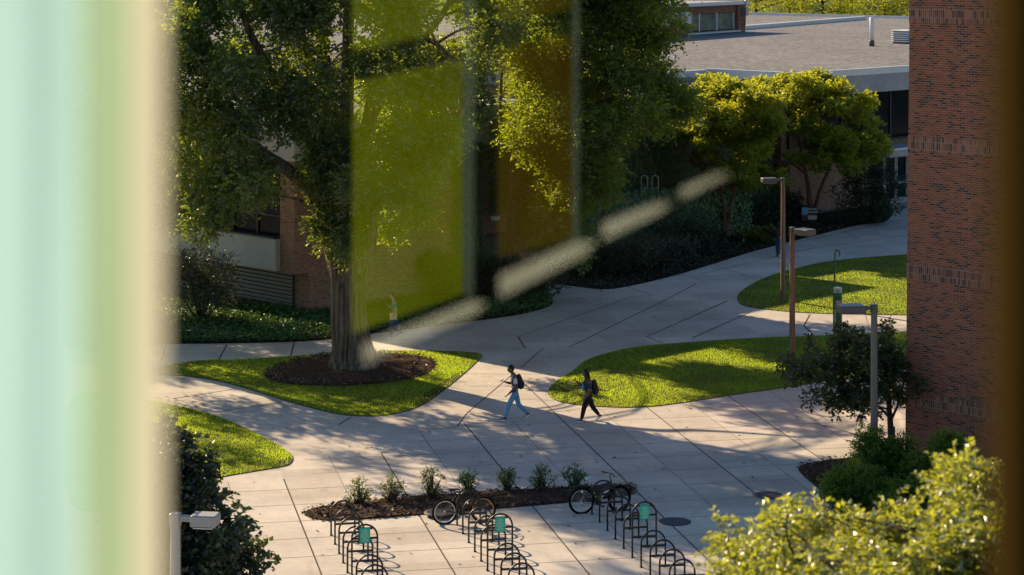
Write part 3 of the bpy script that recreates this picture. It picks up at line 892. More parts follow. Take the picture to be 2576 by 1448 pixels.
# --- foreground treetop, lower right
bx = Vector(((2230 - CX) * 14 / F, 14.4, 0))
def Q(x, y, dy=0): return (x, y, dy)
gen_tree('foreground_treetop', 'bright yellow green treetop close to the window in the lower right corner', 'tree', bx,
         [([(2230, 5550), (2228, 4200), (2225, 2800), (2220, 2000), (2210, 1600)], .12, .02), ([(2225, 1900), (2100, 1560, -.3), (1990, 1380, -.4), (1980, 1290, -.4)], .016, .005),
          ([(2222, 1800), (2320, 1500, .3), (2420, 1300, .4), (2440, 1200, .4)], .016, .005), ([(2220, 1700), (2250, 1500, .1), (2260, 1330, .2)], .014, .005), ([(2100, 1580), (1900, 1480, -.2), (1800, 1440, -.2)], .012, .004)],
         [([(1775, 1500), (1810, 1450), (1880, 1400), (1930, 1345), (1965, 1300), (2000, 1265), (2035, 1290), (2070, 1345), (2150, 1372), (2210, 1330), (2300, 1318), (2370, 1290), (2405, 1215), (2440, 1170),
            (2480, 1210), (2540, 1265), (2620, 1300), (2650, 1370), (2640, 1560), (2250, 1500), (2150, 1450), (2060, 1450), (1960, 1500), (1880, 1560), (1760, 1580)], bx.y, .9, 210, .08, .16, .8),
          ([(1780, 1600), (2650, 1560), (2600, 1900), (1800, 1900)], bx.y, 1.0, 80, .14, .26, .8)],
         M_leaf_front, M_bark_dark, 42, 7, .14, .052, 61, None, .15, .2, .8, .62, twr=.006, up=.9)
# --- dark maple, lower left
bx = Vector(((430 - CX) * 39 / F, 39.0, 0))
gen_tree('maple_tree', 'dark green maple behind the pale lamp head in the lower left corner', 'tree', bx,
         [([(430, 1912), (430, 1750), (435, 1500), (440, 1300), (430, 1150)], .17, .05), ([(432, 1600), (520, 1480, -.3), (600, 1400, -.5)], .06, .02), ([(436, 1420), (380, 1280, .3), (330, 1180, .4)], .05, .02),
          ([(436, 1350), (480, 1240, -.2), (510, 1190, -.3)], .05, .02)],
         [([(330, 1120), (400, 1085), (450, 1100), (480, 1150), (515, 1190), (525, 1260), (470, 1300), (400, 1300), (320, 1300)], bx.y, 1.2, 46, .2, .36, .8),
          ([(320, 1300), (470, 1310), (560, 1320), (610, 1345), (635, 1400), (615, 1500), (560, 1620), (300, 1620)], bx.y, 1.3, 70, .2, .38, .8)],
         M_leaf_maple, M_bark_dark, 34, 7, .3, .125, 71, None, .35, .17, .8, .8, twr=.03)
# --- trees beyond the roof
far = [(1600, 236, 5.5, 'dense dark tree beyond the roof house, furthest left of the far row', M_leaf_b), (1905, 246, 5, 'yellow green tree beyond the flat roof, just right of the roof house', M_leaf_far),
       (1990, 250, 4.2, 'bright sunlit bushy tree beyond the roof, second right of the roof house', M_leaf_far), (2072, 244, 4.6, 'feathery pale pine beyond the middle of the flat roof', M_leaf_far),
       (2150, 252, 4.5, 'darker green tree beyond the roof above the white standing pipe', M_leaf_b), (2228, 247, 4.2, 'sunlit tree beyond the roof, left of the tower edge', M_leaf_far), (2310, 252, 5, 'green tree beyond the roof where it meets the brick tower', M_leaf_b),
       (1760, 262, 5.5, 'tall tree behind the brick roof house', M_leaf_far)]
for i, (x, d, rr, lab, lm) in enumerate(far):
    rg = np.random.default_rng(100 + i)
    bx = Vector(((x - CX) * d / F, d, -.05))
    t = thing('pine_tree' if 'pine' in lab else 'far_tree', lab, 'tree', bx, 0, 'trees beyond the flat roof')
    b = MB()
    pp = limb(b, [(0, 0, -.1), (.2, 0, 4), (-.1, .2, 8), (.1, 0, 13)], .32, .08)
    nds = nodes_of([Vector(q) for q in pp], .32, .08)
    cs = []
    for _ in range(46):
        u = rg.normal(size=3); u /= np.linalg.norm(u); f_ = rg.random() ** .4
        cs.append((u[0] * rr * f_, u[1] * rr * f_, 8.2 + u[2] * 5.4 * f_, *([rg.uniform(.8, 1.5)] * 2), rg.uniform(.5, .9)))
    twigs(b, nds, cs, .06, .02, rg, .6)
    b.build('trunk', M_bark_dark, t)
    foliage('crown', cs, lm, t, 22, 7, .9, .26, .2, .6, .5, .6, rg)


# --- shrubs
def shrub(name, label, c, rx, ry, rz, leafm, n_cl, n_spray, n_leaf, Ls, size, seed, group=None, cat='shrub', cr=.3, up=.5, updir=.25, stem=True, width=.55, zc=.55):
    rg = np.random.default_rng(seed)
    t = thing(name, label, cat, c, 0, group)
    cs = []
    for _ in range(n_cl):
        u = rg.normal(size=3); u /= np.linalg.norm(u); f_ = rg.random() ** .35
        r = rg.uniform(.7, 1.25) * cr
        cs.append((u[0] * rx * f_, u[1] * ry * f_, max(r * .5, rz * zc + u[2] * rz * (1 - zc) * f_), r, r, r * .85))
    if stem:
        b = MB()
        for c_ in cs[::max(1, len(cs) // 14)]:
            b.tube([(c_[0] * .1, c_[1] * .1, -.02), (c_[0] * .6, c_[1] * .6, c_[2] * .6), c_[:3]], [.022 * (1 + rz * .4), .015, .006], 5, cap=False)
        b.build('stem', M_bark_dark, t)
    foliage('foliage', cs, leafm, t, n_spray, n_leaf, Ls, size, .0, width, .45, up, rg, updir)
    return t


shrub('glossy_shrub', 'large rounded shrub with glinting glossy leaves under the left building', G(505, 806), 1.75, 1.4, 2.9, M_leaf_gloss, 60, 34, 7, .28, .085, 201, cr=.45)
shrub('wall_shrub', 'green shrub against the brick wall under the yellow reflection right of the big trunk', G(1105, 752), 1.1, .7, 2.0, M_leaf_ivy, 26, 30, 7, .3, .10, 202, cr=.4)
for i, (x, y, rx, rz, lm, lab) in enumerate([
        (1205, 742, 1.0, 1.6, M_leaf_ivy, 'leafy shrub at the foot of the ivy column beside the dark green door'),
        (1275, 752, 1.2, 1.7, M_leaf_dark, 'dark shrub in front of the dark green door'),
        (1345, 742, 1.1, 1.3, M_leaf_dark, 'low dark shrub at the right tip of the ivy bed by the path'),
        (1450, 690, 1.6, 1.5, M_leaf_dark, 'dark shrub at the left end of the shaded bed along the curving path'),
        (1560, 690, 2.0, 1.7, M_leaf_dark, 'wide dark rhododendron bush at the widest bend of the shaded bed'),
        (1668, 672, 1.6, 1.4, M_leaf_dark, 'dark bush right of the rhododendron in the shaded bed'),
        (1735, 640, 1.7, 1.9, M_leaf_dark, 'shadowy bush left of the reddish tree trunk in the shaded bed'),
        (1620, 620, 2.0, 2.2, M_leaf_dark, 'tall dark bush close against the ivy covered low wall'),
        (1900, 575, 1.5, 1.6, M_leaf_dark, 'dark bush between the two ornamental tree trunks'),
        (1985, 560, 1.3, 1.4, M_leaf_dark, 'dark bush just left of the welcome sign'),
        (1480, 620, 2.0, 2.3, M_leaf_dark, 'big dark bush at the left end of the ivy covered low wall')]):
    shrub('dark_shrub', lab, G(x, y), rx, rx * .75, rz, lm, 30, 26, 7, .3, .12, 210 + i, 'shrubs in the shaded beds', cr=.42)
shrub('yew_bush', 'big rounded near black yew bush beside the glass entrance doors', G(2190, 562), 1.85, 1.5, 3.3, M_leaf_dark, 60, 40, 7, .22, .10, 230, cr=.5)
shrub('hosta_plant', 'low yellow green leafy plant behind the lamp posts at the path edge', G(1915, 612), .9, .5, .75, M_leaf_yellow, 16, 8, 5, .25, .22, 231, cr=.22, stem=False, width=.7)
# conifers in the corner bed
for i, (x, y, rx, rz, lab) in enumerate([
        (2150, 1296, .72, 1.35, 'wide cypress bush leftmost in the corner bed, spilling towards the path'),
        (2192, 1270, .50, 2.0, 'upright cypress bush hiding the foot of the grey lamp post'),
        (2262, 1268, .58, 1.75, 'cypress bush right of the lamp post foot, below the small tree'),
        (2330, 1290, .66, 1.55, 'cypress bush against the foot of the brick tower'),
        (2395, 1300, .62, 2.1, 'tall cypress bush rightmost against the brick tower'),
        (2255, 1318, .70, 1.1, 'low cypress bush at the front of the corner bed')]):
    shrub('cypress_bush', lab, G(x, y), rx * .98, rx * .9, rz * .98, M_leaf_cyp, 58, 44, 8, .2, .075, 240 + i, 'cypress bushes in the corner bed', cr=.24, up=.3, updir=.4, width=.5, zc=.45)
# seven small plants in the bike bed
sm = [(905, 1270, .30, .70, 'rounded green young shrub, leftmost in the mulch strip', M_leaf_bed, 'L'), (985, 1266, .30, .72, 'yellowing open branched young shrub, second from left in the mulch strip', M_leaf_yellow, 'Y'),
      (1086, 1258, .32, .80, 'tall green young shrub with two tips, left of the black bicycle', M_leaf_bed, 'T'), (1180, 1246, .28, .62, 'thin grey green young shrub behind the black bicycle handlebar', M_leaf_ivy, 'G'),
      (1276, 1238, .28, .70, 'young shrub with dark leaning top at the middle of the mulch strip', M_leaf_bed, 'M'), (1364, 1238, .34, .66, 'bushy young shrub second from right in the mulch strip', M_leaf_bed, 'B'),
      (1445, 1230, .30, .66, 'dark young shrub rightmost in the mulch strip, behind the mountain bike saddle', M_leaf_ivy, 'D')]
for i, (x, y, rx, rz, lab, lm, q) in enumerate(sm):
    shrub('young_shrub', lab, G(x, y), rx, rx, rz, lm, 24, 9, 6, .12, .050, 260 + i, 'young shrubs in the mulch strip', cr=.10, updir=.7)
shrub('flowering_plant', 'small pale plant with white flowers beside the first hoop of the left rack', G(877, 1282), .16, .12, .38, M_leaf_yellow, 9, 6, 5, .09, .04, 270, cr=.06, stem=True)
b = MB()
o = bpy.data.objects['flowering_plant']
for _ in range(9):
    b = MB(); b.ball((random.uniform(-.15, .1), random.uniform(-.1, .1), random.uniform(.28, .46)), .022, 0, 6, 4)
    b.build('flower', M_white, o)

# --- ivy ground cover and ivy on walls
def carpet(poly, dens, z0, z1, size):
    x, y = scatter(poly, dens); n = len(x)
    hump = .5 + .5 * np.sin(x * .8 + np.sin(y)) * np.sin(y * .7)
    c = np.stack([x, y, z0 + (z1 - z0) * RNG.random(n) * (.4 + .6 * hump)], 1)
    a = RNG.uniform(0, 2 * np.pi, n)
    d = nrm(np.stack([np.cos(a), np.sin(a), RNG.normal(-.1, .3, n)], 1))
    nn = nrm(np.array([0, 0, 1.0]) + RNG.normal(size=(n, 3)) * .4)
    return leaf_verts(c, d, nn, RNG.uniform(.6, 1.3, n) * size, .8)


tag(np_mesh('ivy_ground_cover', carpet(bedF, 170, .05, .38, .13), 3, M_leaf_ivy), kind='stuff')
tag(np_mesh('bed_ground_cover', carpet(bedE, 45, .04, .3, .14), 3, M_leaf_dark), kind='stuff')

# ------------------------------------------------------------------ buildings, axes turned 45 degrees
K = Vector((-8.75, 86.3, 0)); RZ = R(45)          # local x runs right and away, local y left and away
BM = Matrix.Translation(K) @ Matrix.Rotation(RZ, 4, 'Z')


def uv_px(u, w, z=0):
    p = BM @ Vector((u, w, z)); return (CX + F * p.x / p.y, Y0 + (H - p.z) * F / p.y)


hall = thing('brick_hall', 'orange brown brick building with a pale concrete band behind the big tree', 'building', K, RZ)
ZT = 7.9
b = MB()
b.box((.75, 0, -.05), (14, 58, 1.75)); b.box((0, 0, 1.75), (1.3, .9, 6.3)); b.box((1.3, 0, 1.75), (14, 58, 6.3))
b.build('wall', M_brickA, hall)
b = MB(); b.box((-.12, -.12, 6.3), (14.1, 58, ZT)); b.build('fascia', M_panel, hall)
b = MB(); b.box((.2, .2, ZT), (13.8, 57.8, ZT + .03)); b.build('roof', M_gravel, hall)
b = MB()
for lo, hi in (((-.15, -.15), (14.13, .2)), ((-.15, .2), (.2, 58)), ((13.8, .2), (14.13, 58))): b.box((lo[0], lo[1], ZT - .12), (hi[0], hi[1], ZT + .14))
b.build('parapet_cap', M_flash, hall)
b = MB(); b.bbox((-.25, .9, 1.8), (1.29, 57, 3.1), .02); b.build('concrete_band', M_panel, hall)
b = MB(); b.box((-.30, .92, 3.1), (.5, 57, 3.16)); b.build('sill', M_frame, hall)
y = 1.0
for i in range(10):
    g = MB(); g.box((.22, y + .06, 3.16), (.26, y + 3.14, 6.3)); w_ = g.build('window', M_dglass, hall)
    f = MB(); f.box((.12, y - .04, 3.16), (.30, y + .06, 6.3)); f.box((.14, y + 1.55, 3.16), (.22, y + 1.61, 6.3)); f.box((.15, y + .06, 3.95), (.22, y + 3.14, 4.0))
    f.build('frame', M_frame, w_)
    if i < 6:
        q = MB(); q.bbox((.285, y + .5 + .3 * (i % 2), 3.18), (.6, y + 1.5, 3.6), .02); q.build('cabinet', M_postdark, w_)
    y += 3.2
b = MB()
for i in range(9): b.quad([(.68, .9, .25 + i * .16), (.68, 16, .25 + i * .16), (.60, 16, .36 + i * .16), (.60, .9, .36 + i * .16)]); b.box((.60, .9, .355 + i * .16), (.70, 16, .37 + i * .16))
b.box((.70, .9, .2), (.74, 16, 1.74), 1)
lv = b.build('louvre', [M_louvre, M_louvre_d], hall); tag(lv, 'long dark louvre under the concrete band')
b = MB()
for i in range(11):
    z = 4.62 + i * .155
    b.quad([(4.3, -.04, z + .1), (4.3, -.13, z), (8.5, -.13, z), (8.5, -.04, z + .1)]); b.box((4.3, -.135, z - .02), (8.5, -.02, z))
b.box((4.3, -.03, 4.6), (8.5, -.005, 6.29), 1)
lv = b.build('louvre', [M_louvre, M_louvre_d], hall); tag(lv, 'pale louvre high on the brick wall')
b = MB(); b.bbox((10.55, -.05, 0), (11.75, .03, 2.25), .01); dr = b.build('door', M_greendoor, hall)
b = MB(); b.box((10.42, -.08, 0), (10.55, -.004, 2.38)); b.box((11.75, -.08, 0), (11.88, -.004, 2.38)); b.box((10.55, -.08, 2.25), (11.75, -.004, 2.38)); b.build('frame', M_frame, dr)
b = MB(); b.tube([(11.6, -.1, 1.0), (11.6, -.1, 1.15)], .02); b.build('handle', M_steel, dr)
b = MB(); b.bbox((11.0, -.32, 2.95), (11.35, -.004, 3.15), .03); b.build('wall_light', M_white, hall)
b = MB(); b.box((12.35, -.25, 2.5), (13.6, -.004, 2.62)); b.build('canopy', M_brickA, hall)


def wall_ivy(name, label, spans, dens, parent=None, local=None, size=.14):
    vs = []
    for (u0, u1, z0, z1, w_, wav) in spans:
        n = int((u1 - u0) * (z1 - z0) * dens)
        u = RNG.uniform(u0, u1, n); z = RNG.uniform(z0, z1, n)
        edge = wav * (np.sin(z * 1.7) + np.sin(z * .6 + 1))
        kk = (u > u0 + .4 + edge * .5)
        u, z = u[kk], z[kk]; n = len(u)
        c = np.stack([u, w_ - RNG.uniform(.03, .28, n), z], 1)
        d = nrm(np.stack([RNG.normal(0, .5, n), -RNG.uniform(0, .5, n), -np.ones(n)], 1))
        nn = nrm(np.array([0, -1.0, .35]) + RNG.normal(size=(n, 3)) * .4)
        vs.append(leaf_verts(c, d, nn, RNG.uniform(.6, 1.3, n) * size, .85))
    o = np_mesh(name, np.concatenate(vs), 3, M_leaf_ivy)
    o.location = K; o.rotation_euler = (0, 0, RZ)
    return tag(o, label, 'climbing plant')


wall_ivy('wall_ivy', 'thick green ivy climbing the brick wall around the dark green door', [(8.3, 10.4, .1, 6.6, 0, .35), (10.4, 12.0, 3.3, 6.5, 0, 0), (11.9, 14, 1.5, 6.5, 0, .1)], 190)
wall_ivy('wall_ivy', 'dark green ivy sheet on the wall behind the two steel hoops', [(14.2, 40, 2.2, 6.4, 6.95, .5), (18, 40, .3, 2.3, 6.95, .5)], 150)

center = thing('flat_roofed_hall', 'long low building with gravel roof, grey fascia and glass entrance at right', 'building', K, RZ)
b = MB()
b.box((14.2, 7, -.05), (24.0, 18, 8.9)); b.box((24.0, 7, -.05), (40, 11.5, 6.5)); b.box((14.2, 11.5, -.05), (40, 112, 6.8)); b.box((40, 5.9, -.05), (131, 112, 3.1)); b.box((40, 6.5, 3.1), (131, 112, 6.7))  # first box is made taller, hidden by leaves, to shade the upper lawn
b.build('wall', M_brickA, center)
b = MB(); b.box((14.15, 6.8, 8.3), (24.1, 18.1, 9.3)); b.box((24.1, 6.8, 6.5), (39.8, 11.4, 7.42)); b.box((24.1, 11.4, 6.8), (39.8, 112.1, 7.75)); b.box((14.15, 18.1, 6.8), (24.1, 112.1, 7.75)); b.box((39.8, 5.7, 6.62), (131.1, 112.1, 7.8))
b.build('fascia', M_fascia, center)
b = MB(); b.box((24.2, 7.0, 7.42), (39.7, 11.3, 7.45)); b.box((24.2, 11.7, 7.75), (40, 111.9, 7.80)); b.box((14.4, 18.2, 7.75), (24.2, 111.9, 7.80)); b.box((14.4, 7.0, 9.3), (23.9, 17.9, 9.33)); b.box((40.0, 5.95, 7.8), (130.9, 111.9, 7.83))
b.build('roof', M_gravel, center)
b = MB()
b.box((24.15, 6.75, 7.34), (39.55, 7.0, 7.60)); b.box((24.15, 11.35, 7.66), (39.55, 11.7, 8.02)); b.box((14.1, 6.72, 9.2), (24.15, 7.0, 9.45)); b.box((39.6, 5.65, 7.6), (39.95, 11.7, 8.08)); b.box((39.95, 5.65, 7.66), (131.2, 5.95, 8.04)); b.box((130.9, 5.95, 7.66), (131.2, 112, 8.1))
b.build('parapet_cap', M_flash, center)
q1, q2 = [BM.inverted() @ G(x, y, 7.83) for x, y in ((1832, 77), (2172, 49))]
b = MB(); t_ = (q2 - q1).normalized(); n_ = Vector((-t_.y, t_.x, 0))
b.prism([(q1 - n_ * .35)[:2], (q2 - n_ * .35)[:2], (q2 + n_ * .35)[:2], (q1 + n_ * .35)[:2]], 7.83, 8.18); b.build('roof_curb', M_flash, center)
u = 40.6
for i in range(7):
    g = MB(); g.box((u + .05, 6.40, 3.75), (u + 2.35, 6.44, 6.6)); w_ = g.build('window', M_dglass, center)
    f = MB(); f.box((u - .05, 6.32, 3.75), (u + .05, 6.497, 6.62)); f.box((u + .05, 6.34, 3.72), (u + 2.35, 6.497, 3.80)); f.build('frame', M_frame, w_)
    u += 2.4
g = MB(); g.box((21.2, 6.95, 2.6), (23.8, 6.99, 6.2)); w_ = g.build('window', M_dglass, center)
g = MB(); g.box((21.1, 6.9, 2.5), (23.9, 6.997, 2.6)); g.box((22.45, 6.92, 2.6), (22.55, 6.949, 6.2)); g.build('frame', M_frame, w_)
b = MB(); b.bbox((46.2, 3.6, 3.05), (62, 5.89, 3.45), .03); cn = b.build('canopy', M_fascia, center)
b = MB(); b.box((46.15, 3.55, 3.45), (62, 3.8, 3.55)); b.box((46.15, 3.8, 3.45), (46.4, 5.89, 3.55)); b.build('edge_flashing', M_flash, cn)
b = MB(); b.box((41.5, 5.0, 3.1), (46.14, 5.89, 3.5)); b.build('lower_canopy', M_fascia, center)
u = 47.6
for i in range(5):
    g = MB(); g.box((u + .12, 5.80, .35), (u + 1.0, 5.84, 2.9)); dr = g.build('door', M_dglass, center)
    f = MB()
    f.box((u, 5.72, 0), (u + .12, 5.897, 3.04)); f.box((u + 1.0, 5.72, 0), (u + 1.12, 5.897, 3.04)); f.box((u + .12, 5.74, 0), (u + 1.0, 5.897, .35)); f.box((u + .12, 5.74, 1.15), (u + 1.0, 5.80, 1.32)); f.box((u + .12, 5.74, 2.88), (u + 1.0, 5.897, 3.04))
    f.build('frame', M_dframe, dr)
    h = MB(); h.tube([(u + .92, 5.68, .95), (u + .92, 5.66, 1.1), (u + .92, 5.68, 1.3)], .018); h.build('handle', M_steel, dr)
    u += 1.16
# low ivy wall in the bed, with pale end wall and steel hoops
lw = thing('garden_wall', 'low retaining wall buried in ivy behind the shaded bed', 'wall', K, RZ)
b = MB(); b.box((16.5, 3.5, -.05), (33, 3.8, 2.55)); b.build('wall_body', M_brickA, lw)
vs = []
n = 9500
u_ = RNG.uniform(16.3, 33.2, n); z_ = RNG.uniform(.1, 2.9, n) + .12 * np.sin(u_ * 1.3)
c = np.stack([u_, 3.42 - RNG.uniform(.0, .35, n) + np.where(z_ > 2.5, RNG.uniform(0, .6, n), 0), z_], 1)
d = nrm(np.stack([RNG.normal(0, .6, n), -RNG.uniform(0, .6, n), -np.ones(n) * .8], 1)); nn = nrm(np.array([0, -.8, .8]) + RNG.normal(size=(n, 3)) * .4)
np_mesh('ivy', leaf_verts(c, d, nn, RNG.uniform(.6, 1.3, n) * .16, .85), 3, M_leaf_ivy, lw)
b = MB(); b.bbox((15.5, 5.2, -.05), (22.3, 5.6, 3.35), .03); o = b.build('stair_wall', M_panel); o.location = K; o.rotation_euler = (0, 0, RZ); tag(o, 'pale concrete wall end showing behind the low branches', 'wall')
for i, (x, lab) in enumerate(((1621, 'left of two tall steel tube hoops on the ivy wall'), (1648, 'right of two tall steel tube hoops on the ivy wall'))):
    p = P(x, 458, 107.5)
    t = thing('ladder_hoop', lab, 'handrail', (p.x, 107.5, 2.5), 0, 'steel hoops on the ivy wall')
    b = MB(); b.tube(spline([(-.16, 0, -.4), (-.16, 0, .2), (-.16, 0, .85), (-.12, 0, .98), (0, 0, 1.02), (.12, 0, .98), (.16, 0, .85), (.16, 0, .2), (.16, 0, -.4)], 4, False), .022, 8)
    b.build('tube', M_pipe, t)
    b = MB(); b.tube([(-.16, 0, .42), (.16, 0, .42)], .018, 8); b.build('rung', M_pipe, t)

# roof things
ph_p = BM.inverted() @ G(1694, 92, 7.83)
ph = thing('roof_house', 'small brick penthouse with a row of windows on the far flat roof', 'building', BM @ Vector((ph_p.x, ph_p.y, 7.83)), R(58))
b = MB(); b.box((-14, 0, 0), (2.2, 6, 2.35)); b.box((2.2, .25, 0), (12.0, 6, .25)); b.box((2.2, .25, 1.75), (12.0, 6, 2.35)); b.box((2.2, 1.2, .25), (12, 6, 1.75)); b.box((12.0, 0, 0), (13.4, 6, 2.35)); b.build('wall', M_brickT, ph)
b = MB(); b.box((-14.2, -.2, 2.35), (13.6, 6.2, 2.62)); b.build('roof', M_fascia, ph)
b = MB(); b.box((-14.25, -.25, 2.40), (13.65, -.2, 2.68)); b.box((13.6, -.2, 2.40), (13.65, 6.2, 2.68)); b.build('roof_edge', M_flash, ph)
for i in range(3):
    g = MB(); g.box((2.25 + 3.25 * i, .45, .3), (5.4 + 3.25 * i, .48, 1.72)); w_ = g.build('window', M_pglass, ph)
    f = MB(); f.box((5.36 + 3.25 * i, .38, .26), (5.5 + 3.25 * i, .55, 1.74)); f.build('mullion', M_white, w_)
b = MB(); b.box((2.1, -.25, .05), (12.1, .24, .18)); b.build('sill', M_flash, ph)
for i, (u0, w0) in enumerate(((-1.3, 1.2), (1.3, .9))):
    b = MB(); b.bbox((u0, -.55, .95), (u0 + w0, -.01, 1.95), .05)
    for kz in range(5): b.box((u0 + .1, -.575, 1.05 + kz * .16), (u0 + w0 - .1, -.551, 1.10 + kz * .16), 1)
    b.build('wall_unit', [M_white, M_pipe], ph)
b = MB(); b.tube([(-2.0, -.4, -.02), (-2.0, -.4, 2.9)], .06); b.build('down_pipe', M_white, ph)
b = MB(); b.tube([(12.9, -.2, .5), (12.9, -.3, 3.4)], .07); b.box((12.6, -.45, 1.4), (13.1, -.01, 2.1)); b.build('conduit', M_pipe, ph)


def roofthing(name, label, cat, px, py, z=7.83, group=None):
    return thing(name, label, cat, G(px, py, z), RZ, group)


t = roofthing('vent_pipe', 'tall white pipe standing on the gravel roof', 'vent pipe', 2193, 116)
b = MB(); b.lathe([(.20, 0), (.20, .35), (.17, .42), (.17, .45)], sides=14); b.build('collar', M_lhead, t)
b = MB(); b.lathe([(.155, .45), (.155, 2.1), (.13, 2.12)], sides=14); b.build('pipe', M_white, t)
t = roofthing('roof_vent', 'white louvred vent box on the roof beside the tower edge', 'vent', 2276, 109)
b = MB()
for i in range(6): b.bbox((-.75 + .02 * (i % 2), -.75, .12 + i * .16), (.75, .75, .22 + i * .16), .03)
b.build('louvre', M_white, t)
b = MB(); b.box((-.62, -.62, 0), (.62, .62, 1.0)); b.build('core', M_louvre_d, t)
for x, y, lab in ((1658, 124, 'short white roof pipe, furthest of three in a loose row'), (1669, 148, 'short white roof pipe, middle one of three in a loose row'), (1697, 160, 'short white roof pipe, nearest of three in a loose row')):
    t = roofthing('roof_pipe', lab, 'vent pipe', x, y, 7.83, 'three short white pipes on the roof')
    b = MB(); b.lathe([(.12, 0), (.075, .06), (.07, .38), (.085, .40), (.085, .44)], sides=12); b.build('pipe', M_white, t)
t = roofthing('air_conditioner', 'white rooftop air conditioning unit beside the tree leaves', 'air conditioner', 1573, 136)
b = MB(); b.bbox((-.6, -.5, .35), (.6, .5, 1.3), .04); b.build('casing', M_white, t)
b = MB(); b.box((-.45, -.53, .55), (.45, -.501, 1.15)); b.build('grille', M_louvre_d, t)
for s in (-.5, .5):
    b = MB(); b.box((s - .05, -.45, 0), (s + .05, .45, .35)); b.build('leg', M_pipe, t)
# car seen beyond the roof
cp = Vector(((2140 - CX) * 232 / F, 236, 0))
t = thing('parked_car', 'white car half hidden by trees beyond the flat roof', 'car', cp, R(10))
b = MB()
prof = [(-2.1, .45), (-2.05, .95), (-1.5, 1.05), (-.9, 1.5), (.6, 1.52), (1.2, 1.02), (2.0, .9), (2.1, .5)]
for s in (-.85, .85):
    n0 = len(b.v); b.v += [(x, s, z) for x, z in prof]
b.face(range(7, -1, -1)); b.face(range(8, 16))
for i in range(8): j = (i + 1) % 8; b.face([i, j, 8 + j, 8 + i])
b.build('body', M_carw, t)
b = MB(); b.quad([(-.95, -.87, 1.08), (.95, -.87, 1.08), (.5, -.87, 1.44), (-.75, -.87, 1.44)]); b.build('window', M_dglass, t)
for x in (-1.3, 1.3):
    for s in (-.8, .8):
        b = MB(); b.tube([(x, s - .1, .33), (x, s + .1, .33)], .33, 16); b.build('wheel', M_rubber, t)

# ------------------------------------------------------------------ brick tower at the right
c0 = G(2277, 1150)
TM = thing('brick_tower', 'tall dark red brick tower corner with soldier course bands at the right edge', 'building', (c0.x, c0.y, 0), R(-45))
bands = [1.73, 5.44, 9.15, 12.88, 16.6]
bm_, bs_ = MB(), MB()
zs = [-.05]
for z in bands: zs += [z - .225, z + .225]
zs.append(18.5)
lean = .012
for i in range(len(zs) - 1):
    tgt = bs_ if i % 2 else bm_
    z0, z1 = zs[i], zs[i + 1]
    pr = .012 if i % 2 else 0.0
    p = lambda x, y, z: (x + (lean * z if x < 1 else 0), y, z)
    x0, x1, y0, y1 = -pr, 12, -pr, 9
    tgt.quad([p(x0, y0, z0), p(x1, y0, z0), p(x1, y0, z1), p(x0, y0, z1)]); tgt.quad([p(x0, y1, z0), p(x0, y0, z0), p(x0, y0, z1), p(x0, y1, z1)])
    if pr:
        for zz in (z0, z1): tgt.quad([p(x0, y0, zz), p(x1, y0, zz), p(x1, 0, zz), p(0, 0, zz)]); tgt.quad([p(x0, y0, zz), p(0, 0, zz), p(0, y1, zz), p(x0, y1, zz)])
bm_.quad([(lean * 18.5, 0, 18.5), (12, 0, 18.5), (12, 9, 18.5), (lean * 18.5, 9, 18.5)])
bm_.quad([(12, 0, -.05), (12, 9, -.05), (12, 9, 18.5), (12, 0, 18.5)]); bm_.quad([(12, 9, -.05), (0, 9, -.05), (.2, 9, 18.5), (12, 9, 18.5)])
bm_.build('wall', M_brickT, TM); bs_.build('soldier_course', M_brickTs, TM)

# ------------------------------------------------------------------ lamp posts
def lamp(px, py, d, rz, label, postm, headm, tilt=0.0, hs=1.0):
    p = G(px, py) if d is None else Vector(((px - CX) * d / F, d, 0))
    t = thing('lamp_post', label, 'street lamp', p, rz, 'box headed lamp posts along the paths')
    b = MB(); b.lathe([(.115, -.02), (.115, .06), (.108, .5), (.095, 3), (.085, 4.98), (.080, 5.0)], sides=18); b.build('post', postm, t)
    b = MB(); b.bbox((-.085, -.085, 4.96), (.085, .085, 5.2), .015); b.bbox((.08, -.05, 5.06), (.34, .05, 5.16), .01); b.build('arm', headm, t)
    b = MB(); b.bbox((.30, -.24 * hs, 5.0), (.30 + .62 * hs, .24 * hs, 5.2), .02); hd = b.build('lamp_head', headm, t)
    b = MB(); b.box((.36, -.18, 4.985), (.24 + .62 * hs, .18, 5.001)); b.build('lens', M_lens, hd)
    return t


lamp(1970, 757, None, R(186), 'tall brown lamp post on the upper lawn, its box head pointing left', M_wood, M_lhead)
lamp(1993, 949, None, R(-52), 'brown wooden lamp post on the big lawn, its box head turned towards the viewer', M_wood, M_lhead)
lamp(2199, 1250, None, R(188), 'grey lamp post in the corner bed beside the small tree and brick tower', M_postdark, M_lhead, hs=1.15)
lamp(441, 0, 36.4, R(-8), 'pale grey lamp head and post in front of the maple at lower left', M_lheadg, M_lheadg, hs=.72)

# ------------------------------------------------------------------ emergency phone and hooked pole
def text_mesh(s, size, mat_, parent, M, name='lettering', ext=.002, align='CENTER'):
    cu = bpy.data.curves.new('t', 'FONT'); cu.body = s; cu.size = size; cu.align_x = align; cu.align_y = 'CENTER'; cu.extrude = ext
    o = bpy.data.objects.new('t', cu); COL.objects.link(o)
    bpy.context.view_layer.update()
    me = bpy.data.meshes.new_from_object(o.evaluated_get(bpy.context.evaluated_depsgraph_get()))
    bpy.data.objects.remove(o); bpy.data.curves.remove(cu)
    me.name = name; me.transform(M); me.materials.clear(); me.materials.append(mat_)
    return link(name, me, parent)


